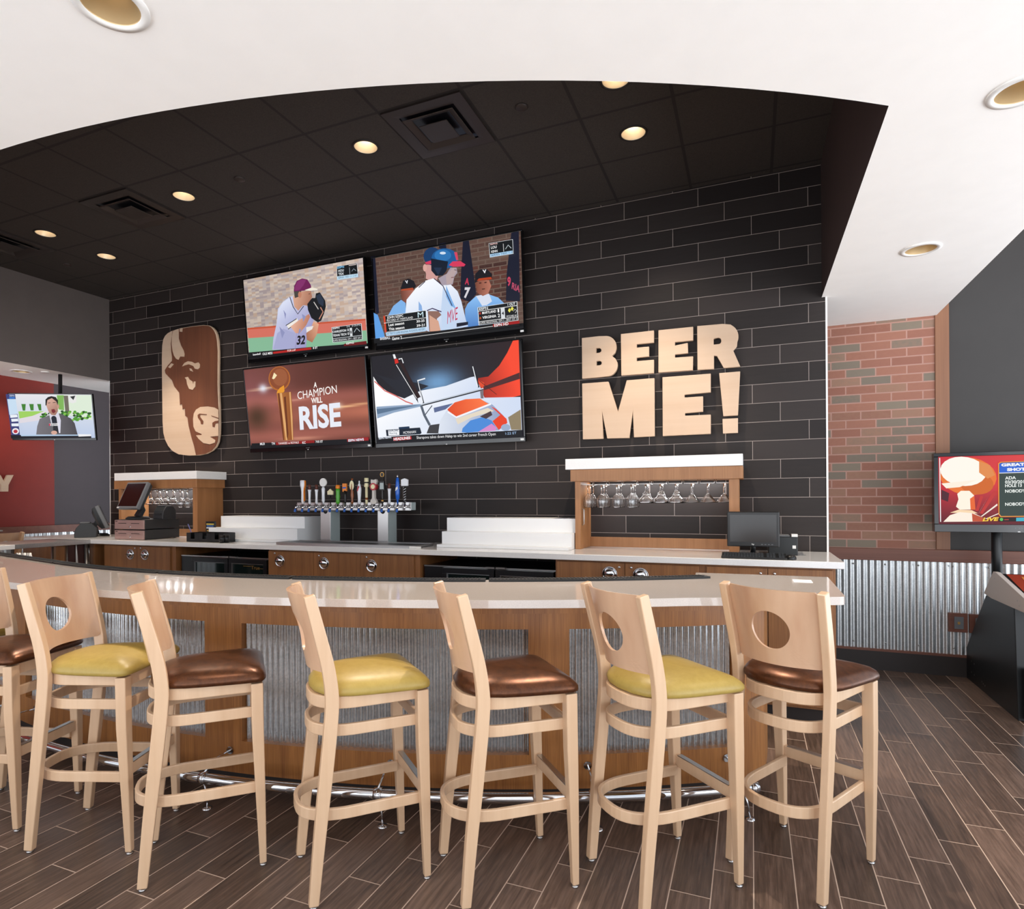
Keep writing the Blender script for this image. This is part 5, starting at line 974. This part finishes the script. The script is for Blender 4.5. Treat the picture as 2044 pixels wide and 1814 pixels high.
# ------------------------------------------------------------------ cash desk at the left
def boxthing(name, cat, label, x0, x1, y0, y1, z0, z1, mat, bevel=.004, rotz=0, group=None):
    cx, cy = (x0 + x1) / 2, (y0 + y1) / 2; o = MB().box(x0 - cx, x1 - cx, y0 - cy, y1 - cy, 0, z1 - z0).build(name, mat, bevel=bevel); o.location = (cx, cy, z0); o.rotation_euler = (0, 0, rotz); tag(o, label, cat, group); return o
c6 = crop(200, 900, 480, 2044)
YD = 4.72
def drawer(z, label, px0, px1, grp='stacked cash drawers'):
    x0, x1 = wy(230.5, 1050, YD).x, wy(289, 1050, YD).x; t = thing('cash_drawer', label, 'cash drawer', (0, 0, 0), grp); w = (x1 - x0) / 2; h = .108
    MB().box(-w, w, .004, .44, .006, h).build('case', 'dark_plastic', t, bevel=.002)
    f = MB().box(-w + .004, w - .004, -.012, .004, .004, h - .006).build('drawer_front', 'pink_steel', t, bevel=.002, label='pinkish steel drawer front')
    MB().box(-w * .72, -w * .18, -.0135, -.012, h * .60, h * .65).build('slot', 'black_plastic', f); MB().box(w * .15, w * .70, -.0135, -.012, h * .60, h * .65).build('slot', 'black_plastic', f)
    MB().lathe([(.009, 0), (.009, .006), (0, .006)], (.02, -.012, h * .28), 12, Matrix.Rotation(math.pi / 2, 4, 'X')).build('key_lock', 'chrome', f)
    MB().box(-w * .92, -w * .78, -.0135, -.012, h * .80, h * .87).build('nameplate', 'black_plastic', f)
    for sx in (-1, 1):
        for yy in (.03, .40): MB().lathe([(.012, 0), (.012, .007)], (sx * (w - .03), yy, 0), 10, caps=True).build('foot', 'black_plastic', t)
    t.location = ((x0 + x1) / 2, YD, z); return t, (x0 + x1) / 2, w
_, dx, dw = drawer(CT, 'lower cash drawer with a pinkish steel front, standing on the counter', 0, 0)
drawer(CT + .112, 'upper cash drawer with a pinkish steel front, carrying the touch screen', 0, 0)
ZD = CT + .112 + .108
def touch(loc, yaw, tilt, label, grp=None, k=1.0):
    t = thing('touch_screen_till', label, 'cash register', (0, 0, 0), grp); R = Matrix.Translation((0, .0, .235 * k)) @ Matrix.Rotation(-tilt, 4, 'X')
    w, h = .175 * k, .145 * k
    MB().box(-w, w, -.02, .025, -h, h, M_=R).build('display', 'grey_plastic', t, bevel=.008)
    MB().box(-w + .02, w - .02, -.0215, -.019, -h + .028, h - .02, M_=R).build('glass', 'off_screen', t)
    MB().rings([[R @ Vector((x * a, y, z * a)) for x, z in ((-w, -h), (w, -h), (w, h), (-w, h))] for a, y in ((.98, .02), (.9, .06), (.55, .085))], smooth=False).build('rear_case', 'dark_plastic', t, bevel=.006)
    MB().sweep([(0, .05, .03), (0, .09, .10), (0, .05, .20)], .10, .045, up=(0, -1, 0)).build('neck', 'dark_plastic', t, bevel=.005)
    MB().lathe([(.0, 0), (.12, 0), (.125, .012), (.10, .03), (0, .036)], (0, .05, 0), 28).build('base', 'dark_plastic', t)
    MB().box(-w + .01, -w + .05, -.0225, -.019, -h + .006, -h + .018, M_=R).build('badge', 'white_plastic', t)
    t.location = loc; t.rotation_euler = (0, 0, yaw); return t
touch((dx - .10, YD + .12, ZD), -.12, .42, 'tilted dark touch screen till on the upper cash drawer', None, 1.12)
touch((wy(205, 1040, 5.14).x, 5.14, CT), 2.5, .38, 'black touch screen till turned away, left of the cash drawers')
def printer(loc, yaw, label, k=1.):
    t = thing('receipt_printer', label, 'printer', (0, 0, 0), 'black receipt printers')
    MB().prism([(-.10 * k, 0), (.10 * k, 0), (.105 * k, .10 * k), (.06 * k, .15 * k), (-.04 * k, .155 * k), (-.085 * k, .10 * k), (-.10 * k, .04 * k)], [], lambda u, v, q: ((q - .5) * .145 * k, u, v)).build('body', 'dark_plastic', t, bevel=.006)
    MB().box(-.055 * k, .055 * k, -.05 * k, .04 * k, .154 * k, .162 * k).build('lid', 'grey_plastic', t, bevel=.003)
    MB().box(-.0735 * k, -.0725 * k, -.03 * k, .03 * k, .025 * k, .055 * k).build('label_sticker', 'white_plastic', t); MB().box(-.05, .05, -.112 * k, -.098 * k, .06 * k, .066 * k).build('paper_slot', 'black_plastic', t)
    t.location = loc; t.rotation_euler = (0, 0, yaw); return t
printer((dx + dw - .04, YD + .28, ZD), .1, 'receipt printer on the upper cash drawer, behind the touch screen', .95)
printer((wy(172, 1060, 4.86).x, 4.86, CT), -.7, 'receipt printer standing at the left end of the counter', 1.1)
boxthing('till_base_unit', 'electronics', 'low black box beneath the turned-away till', -6.66, -6.36, 4.88, 5.12, CT, CT + .085, 'dark_plastic') if False else None
# cable, caddies and cups
a = wz(349, 1060, CT); o = MB().tube([(-5.83, 5.06, CT + .16), (-5.72, 5.0, CT + .09), (-5.6, 4.92, CT + .03), (-5.5, 4.86, CT + .01)], .005, 6).build('network_cable', 'cable_blue'); place(o, (-5.6, 4.92, CT + .01)); tag(o, 'blue cable hanging from the back of the cash drawers', 'cable')
x0, x1 = wy(376, 1070, 4.72).x, wy(448, 1070, 4.72).x
cd = thing('bar_caddy', 'black plastic napkin and straw caddy on the counter', 'caddy', ((x0 + x1) / 2, 4.75, CT))
b = MB(); L_ = x1 - x0
b.box(x0, x1, 4.70, 4.705, CT, CT + .03); b.box(x0, x1, 4.70, 4.86, CT, CT + .006); b.box(x0, x1, 4.855, 4.86, CT, CT + .095)
for k in range(4): xx = x0 + L_ * k / 3; b.box(xx - .003, xx + .003, 4.70, 4.86, CT, CT + .092)
for k in range(3):
    for s in (0, 1): a_ = x0 + L_ * (k + s * .66) / 3; b.box(a_, a_ + L_ * .11, 4.70, 4.705, CT + .03, CT + .092)
b.build('tray', 'black_plastic', cd); MB().box(x0 + L_ * .40, x0 + L_ * .58, 4.73, 4.84, CT + .007, CT + .06).build('divider_block', 'dark_plastic', cd)
for k, (px, y) in enumerate(((443, 4.66), (452, 4.70))):
    c = wy(px, 1065, y); o = MB().lathe([(0, 0), (.026, 0), (.030, .075), (.027, .075), (.024, .004), (0, .004)], (0, 0, 0), 16).build('black_cup', 'black_plastic'); o.location = (c.x, y, CT); tag(o, ['small black cup in front of the caddy', 'small black cup at the right end of the caddy'][k], 'cup', 'small black cups')
mh = thing('menu_card_stand', 'small black drinks card stand before the left wooden unit', 'card stand', (-5.26, 4.98, CT + .0255))
xs0, xs1 = wy(412, 1030, 4.98).x, wy(430, 1030, 4.98).x
MB().box(xs0, xs1, 4.97, 4.99, 1.126, 1.30).build('card', 'black_plastic', mh, bevel=.002)
b = MB(); 
for k, (z_, cc) in enumerate(((1.27, 'e8d060'), (1.25, '4a78c0'), (1.23, 'e8e8e8'), (1.20, 'c8a050'), (1.15, 'd8d8d8'))): b.box(xs0 + .012 + .006 * (k % 2), xs1 - .012 - .004 * (k % 3), 4.9685, 4.9695, z_ - .006, z_ + .006, hx(cc))
b.build('printing', 'printed', mh)
o = thing('white_card_holder', 'small white slanted card holder on the left stepped display', 'card holder', (-5.12, 4.98, 1.126)); x_ = wy(437, 1040, 4.99).x
MB().prism([(0, 0), (.06, 0), (.085, .11), (.025, .11)], [], lambda u, v, k: (x_ + u, 4.985 + .01 * k, 1.126 + v)).build('frame', 'white_plastic', o); MB().prism([(.03, .02), (.055, .02), (.062, .085), (.04, .085)], [], lambda u, v, k: (x_ + u, 4.983 + .001 * k, 1.126 + v)).build('picture', 'dark_plastic', o)
# steel pass between the counters
ps = thing('steel_pass', 'stainless steel pass shelf joining the two counters at left', 'work table', (-7.2, 4.2, 0))
MB().box(-7.42, -6.775, 3.80, 4.598, CT - .048, CT - .002).build('steel_top', 'stainless', ps, bevel=.003)
for y_ in (3.83, 4.575): MB().tube([(-6.80, y_, 0), (-6.83, y_, CT - .05)], .018, 10).build('leg', 'stainless', ps)
for y_ in (3.83, 4.56): MB().tube([(-7.38, y_, 0), (-7.38, y_, CT - .05)], .018, 10).build('leg', 'stainless', ps)
sd = thing('swing_door', 'dark swing door below the steel pass with steel edges', 'swing door', (-6.9, 4.38, .15))
ya, yb = wx(134, 1100, -6.86).y, min(4.62, wx(197, 1100, -6.86).y)
MB().box(-6.885, -6.855, ya, yb, .25, CT - .055).build('panel', 'door_dark', sd); MB().tube([(-6.85, ya - .01, .2), (-6.85, ya - .01, CT - .055)], .012, 8).build('edge_strip', 'steel_satin', sd); MB().tube([(-6.85, yb, .2), (-6.85, yb, CT - .055)], .012, 8).build('edge_strip', 'steel_satin', sd)
yp, yq = wx(112, 1100, -6.86).y, wx(129, 1100, -6.86).y
o = MB().box(-6.90, -6.86, yp, yq, 0, CT - .05).build('wooden_post', 'cabinet_wood'); place(o, (-6.88, yp, 0)); tag(o, 'wooden post below the steel pass, left of the swing door', 'post')
def utensil(px, label, mat):
    c = wx(px, 1090, -6.84); o = MB().tube([(0, 0, .0), (.0, .004, -.10), (0, .008, -.2)], [.005, .009, .012], 8).build('hanging_brush', mat); o.location = (-6.84, c.y, CT - .05); tag(o, label, 'utensil', 'things hanging under the steel pass'); return o
utensil(152, 'white handled brush hanging under the steel pass', 'white_plastic'); utensil(177, 'thin steel tool hanging under the steel pass', 'steel_satin')
sc = thing('service_counter', 'white stone service counter at the left edge on a steel frame', 'counter', (-7.2, 3.3, 0))
MB().box(-8.0, -6.72, 2.9, 3.795, CT - .045, CT).build('stone_top', 'quartz_white', sc, bevel=.003)
for x_, y_ in ((-6.78, 3.76), (-7.9, 3.76), (-6.78, 2.95), (-7.9, 2.95)): MB().box(x_ - .02, x_ + .02, y_ - .02, y_ + .02, 0, CT - .046).build('leg', 'stainless', sc)
MB().box(-7.95, -6.8, 2.95, 3.72, .75, .78).build('lower_shelf', 'stainless', sc)
gb = thing('condiment_box', 'steel condiment box with a white scoop on the service counter', 'condiment box', (-7.05, 3.6, CT))
MB().box(-7.4, -6.87, 3.5, 3.74, CT, CT + .13).build('bin', 'stainless', gb, bevel=.003); MB().box(-7.42, -6.85, 3.48, 3.76, CT + .131, CT + .145).build('lid', 'steel_satin', gb, bevel=.002); MB().tube([(-6.862, 3.62, CT + .02), (-6.862, 3.62, CT + .12)], .006, 8).build('scoop_handle', 'white_plastic', gb)
for k in range(6):
    p_ = wz(34 + k * 5.3, 1135, .93); o = MB().lathe([(0, 0), (.022, 0), (.026, .03), (.02, .09), (.011, .12), (.009, .14), (.0, .142)], (0, 0, 0), 12).build('squeeze_bottle', 'white_plastic' if k % 2 else 'steel_satin'); o.location = (p_.x, p_.y, .93)
    tag(o, ['first', 'second', 'third', 'fourth', 'fifth', 'last'][k] + ' small bottle from the left in the row behind the bar', 'bottle', 'row of bottles behind the bar')
o = thing('under_bar_shelf', 'steel under-bar shelf carrying the row of bottles', 'shelf', (-5.1, 3.45, .92)); q0, q1 = wz(28, 1135, .93), wz(84, 1137, .93)
MB().box(min(q0.x, q1.x) - .15, max(q0.x, q1.x) + .15, min(q0.y, q1.y) - .05, max(q0.y, q1.y) + .12, .915, .929).build('shelf_top', 'stainless', o); 
for sx in (-.1, .1): MB().box(q0.x + (q1.x - q0.x) * (.5 + sx * 4) - .015, q0.x + (q1.x - q0.x) * (.5 + sx * 4) + .015, q0.y, q0.y + .03, 0, .914).build('leg', 'stainless', o)
for k, (px, py) in enumerate(((68, 1135), (79, 1137))):
    c = wz(px, py, .93); o = MB().prism([(-.05, -.035), (.05, -.03), (.045, .035), (-.04, .04)], [], lambda u, v, q: (u, v, (.075 + .004 * math.sin(u * 60)) * q)).build('folded_towel', 'paper', bevel=.004); o.location = (c.x, c.y, .93); tag(o, ['folded white towel next to the row of bottles', 'second folded white towel, further right on the shelf'][k], 'towel', 'folded towels')

# ------------------------------------------------------------------ computer at the right
mn = thing('monitor', 'black flat monitor switched off at the right end of the counter', 'monitor', (-.05, 4.86, CT)); YM = 4.80
q0, q1, q2 = wy(1451, 1021, YM), wy(1556, 1021, YM), wy(1450, 1090, YM)
MB().box(q0.x, q1.x - .0, YM, YM + .04, q2.z, q0.z).build('case', 'black_plastic', mn, bevel=.006); MB().box(q0.x + .02, q1.x - .02, YM - .001, YM + .002, q2.z + .035, q0.z - .022).build('screen', 'off_screen', mn)
MB().tube([((q0.x + q1.x) / 2, YM + .03, q2.z + .06), ((q0.x + q1.x) / 2, YM + .04, CT + .01)], .018, 10).build('neck', 'black_plastic', mn); MB().lathe([(0, 0), (.10, 0), (.10, .006), (0, .014)], ((q0.x + q1.x) / 2, YM + .05, CT), 24).build('stand', 'black_plastic', mn)
v, f_ = glyphs('hp', .02); MB().add([((q0.x + q1.x) / 2 + (a - .5) * .016, YM - .0015, q2.z + .014 + b_ * .010) for a, b_ in v], f_).build('logo', 'white_plastic', mn)
b = MB(); [b.box(q1.x - .12 + k * .022, q1.x - .108 + k * .022, YM - .0012, YM + .002, q2.z + .016, q2.z + .020) for k in range(4)]; b.build('buttons', 'grey_plastic', mn)
kb = thing('keyboard', 'black keyboard in front of the switched-off monitor', 'keyboard', (-.05, 4.68, CT)); a, c = wz(1441, 1109, CT).x, wz(1573, 1110, CT).x
a, c = wy(1440, 1105, 4.66).x, wy(1571, 1105, 4.66).x
MB().add([(a, 4.62, CT + .002), (c, 4.62, CT + .002), (c, 4.77, CT + .002), (a, 4.77, CT + .002), (a, 4.62, CT + .014), (c, 4.62, CT + .014), (c, 4.77, CT + .032), (a, 4.77, CT + .032)], [(0, 3, 2, 1), (4, 5, 6, 7), (0, 1, 5, 4), (1, 2, 6, 5), (2, 3, 7, 6), (3, 0, 4, 7)]).build('tray', 'black_plastic', kb, bevel=.003)
b = MB(); n = 21
for r in range(6):
    for k in range(n):
        xx = a + .014 + (c - a - .028) * k / n; yy = 4.628 + r * .0225
        if k in (14, 18): continue
        b.box(xx, xx + (c - a) / n * .80, yy, yy + .018, CT + .014 + r * .0028, CT + .021 + r * .0028)
ko = b.build('keys', 'dark_plastic', kb); ko['kind'] = 'stuff'
c = wy(1582, 1108, 4.66); o = MB().lathe([(0, .034), (.02, .032), (.032, .022), (.036, .006), (.034, 0)], (0, 0, 0), 18, Matrix.Scale(1.3, 4, (0, 1, 0))).build('computer_mouse', 'black_plastic'); o.location = (c.x - .01, 4.67, CT); tag(o, 'black mouse at the right end of the keyboard', 'mouse')
q0, q1 = wy(1558, 1072, 5.02), wy(1592, 1072, 5.02)
kp = thing('desktop_computer', 'small dark blue-black computer box behind the monitor', 'computer', ((q0.x + q1.x) / 2, 5.1, CT))
MB().box(q0.x - .08, q1.x, 5.0, 5.28, CT, CT + .135).build('case', 'cab_black', kp, bevel=.004); MB().box(q1.x - .035, q1.x - .012, 4.9985, 5.0, CT + .05, CT + .073).build('power_button', 'white_plastic', kp); MB().box(q0.x - .06, q1.x - .05, 5.02, 5.22, CT + .136, CT + .143).build('top_tray', 'grey_plastic', kp); MB().box(q1.x - .04, q1.x, 5.0, 5.05, CT + .136, CT + .155).build('plug', 'white_plastic', kp)

# ------------------------------------------------------------------ outlets and arcade cabinet on the right
def outlet(px0, px1, y0, y1, lb, phone):
    a, c = wy(px0, y0, YR - .045), wy(px1, y1, YR - .045); t = thing('wall_outlet', lb, 'wall outlet', ((a.x + c.x) / 2, YR - .03, c.z), 'outlets on the corrugated wall')
    MB().box(a.x, c.x, YR - .045, YR - .007, c.z, a.z).build('wooden_block', 'rail_wood', t, bevel=.002); w = (c.x - a.x); h = a.z - c.z
    pl = MB().box(a.x + w * .3, c.x - w * .22, YR - .05, YR - .045, c.z + h * .18, a.z - h * .18).build('cover_plate', 'grey_plastic', t, bevel=.001); MB().box(a.x + w * .47, a.x + w * .60, YR - .0515, YR - .05, c.z + h * .42, c.z + h * .56).build('socket', 'gold' if phone else 'black_plastic', pl)
outlet(1893, 1932, 1223, 1263, 'socket in a brown wooden block on the corrugated wall', True); outlet(1935, 1975, 1226, 1266, 'brown wooden socket block half hidden by the arcade cabinet', False)
ac = thing('arcade_cabinet', 'black arcade golf cabinet with a white control top at the right edge', 'arcade machine', (2.0, 5.7, 0)); X0, X1 = 1.655, 2.30
side = [(6.33, .0), (6.34, .25), (5.92, .70), (5.86, .78), (5.16, .815), (5.10, .80), (5.24, .33), (5.235, .0)]
sideU = [(6.33, .0), (6.335, .253), (5.86, .76), (5.30, .76), (5.24, .0)]
MB().prism(sideU, [], lambda u, v, k: (X0 + (X1 - X0) * k, u, v)).build('body', 'cab_black', ac, bevel=.004)
top_ = [(5.66, .965), (5.60, .965), (5.02, .835), (5.03, .755), (5.70, .76), (5.86, .775), (5.84, .80)]
MB().prism(top_, [], lambda u, v, k: (X0 - .012 + .03 * k, u, v)).build('side_cheek', 'cab_white', ac, bevel=.003); MB().prism(top_, [], lambda u, v, k: (X1 - .02 + .03 * k, u, v)).build('side_cheek', 'cab_white', ac, bevel=.003)
dk = MB().prism([(5.62, .955), (5.04, .825), (5.04, .77), (5.70, .77)], [], lambda u, v, k: (X0 + .018 + (X1 - X0 - .04) * k, u, v)).build('control_deck', 'cab_black', ac)
b = MB(); zs = lambda y: .827 + (y - 5.04) * .2245
for (ya, yb, xa, xb, cc) in ((5.05, 5.6, .03, .60, 'a8381c'), (5.10, 5.35, .06, .30, 'e0702c'), (5.38, 5.55, .10, .5, 'e89040'), (5.2, 5.5, .40, .58, '30343c')):
    e_ = .0012 * (1 + ['a8381c', 'e0702c', 'e89040', '30343c'].index(cc)); b.add([(X0 + xa, ya, zs(ya) + e_), (X0 + xb, ya, zs(ya) + e_), (X0 + xb - .03, yb, zs(yb) + e_), (X0 + xa + .02, yb, zs(yb) + e_)], [(0, 1, 2, 3)], hx(cc))
b.build('printed_artwork', 'printed', dk); MB().lathe([(.04, 0), (.037, .015), (.025, .028), (0, .034)], (X0 + .33, 5.22, zs(5.22)), 20).build('trackball', 'white_plastic', dk)
b = MB(); 
for y_, z_ in ((5.62, .92), (5.20, .82), (5.17, .79)): b.lathe([(.006, .002), (.0, .003)], (X0 - .012, y_, z_), 8, Matrix.Rotation(-math.pi / 2, 4, 'Y'))
for y_, z_ in ((6.2, .17), (6.13, .165), (6.2, .08), (6.13, .075), (5.95, .07), (5.92, .062), (5.88, .058)): b.lathe([(.007, .002), (.0, .004)], (X0, y_, z_), 8, Matrix.Rotation(-math.pi / 2, 4, 'Y'))
b.build('bolts', 'steel_satin', ac)
b = MB(); b.tube([(1.79, 6.08, .45), (1.79, 6.08, 1.66)], .035, 16); b.box(1.55, 2.2, 5.995, 6.045, 1.45, 1.66); b.build('television_pole', 'cab_black', ac)
dr = MB().box(X0 + .03, X1 - .03, 5.19, 5.241, .02, .36).build('coin_door', 'cab_black', ac, bevel=.004); MB().box(X0 + .02, X0 + .045, 5.182, 5.195, .015, .36).build('steel_edge', 'chrome', dr, bevel=.003)
o = MB().box(-.045, .045, -.06, .06, 0, .001).build('bar_reflection', 'paper'); c = wz(1602, 1160, BT); o.location = (c.x, c.y, BT + .0003); tag(o, 'flat white sheet painting a reflection on the right end of the bar', 'card')  # white sheet standing in for a reflection in the bar top

# lamps assumed inside the glass racks, light washing the letters and plaque
def strip(x0, x1, y, z, pw):
    l = bpy.data.lights.new('assumed_rack_lamp', 'AREA'); l.shape = 'RECTANGLE'; l.size = x1 - x0; l.size_y = .03; l.energy = pw; l.color = (.95, .98, 1); o = bpy.data.objects.new('assumed_rack_lamp', l); COL.objects.link(o); o.location = ((x0 + x1) / 2, y, z)
strip(xr0 + .08, xr1 - .1, YW - .08, ZT - .19, 7); strip(xl0 + .08, xl1 - .1, YW - .08, ZT - .19, 8)
# wall washers: the two starry lamps lean towards the wall
spot((*g(2.5, 1.5), ZC - .02), (-.55, YW, 1.9), 25, ang=70, r=.03)
spot((*g(-3.5, 2.5), ZC - .02), (-6.0, YW, 2.2), 70, ang=55, r=.03)
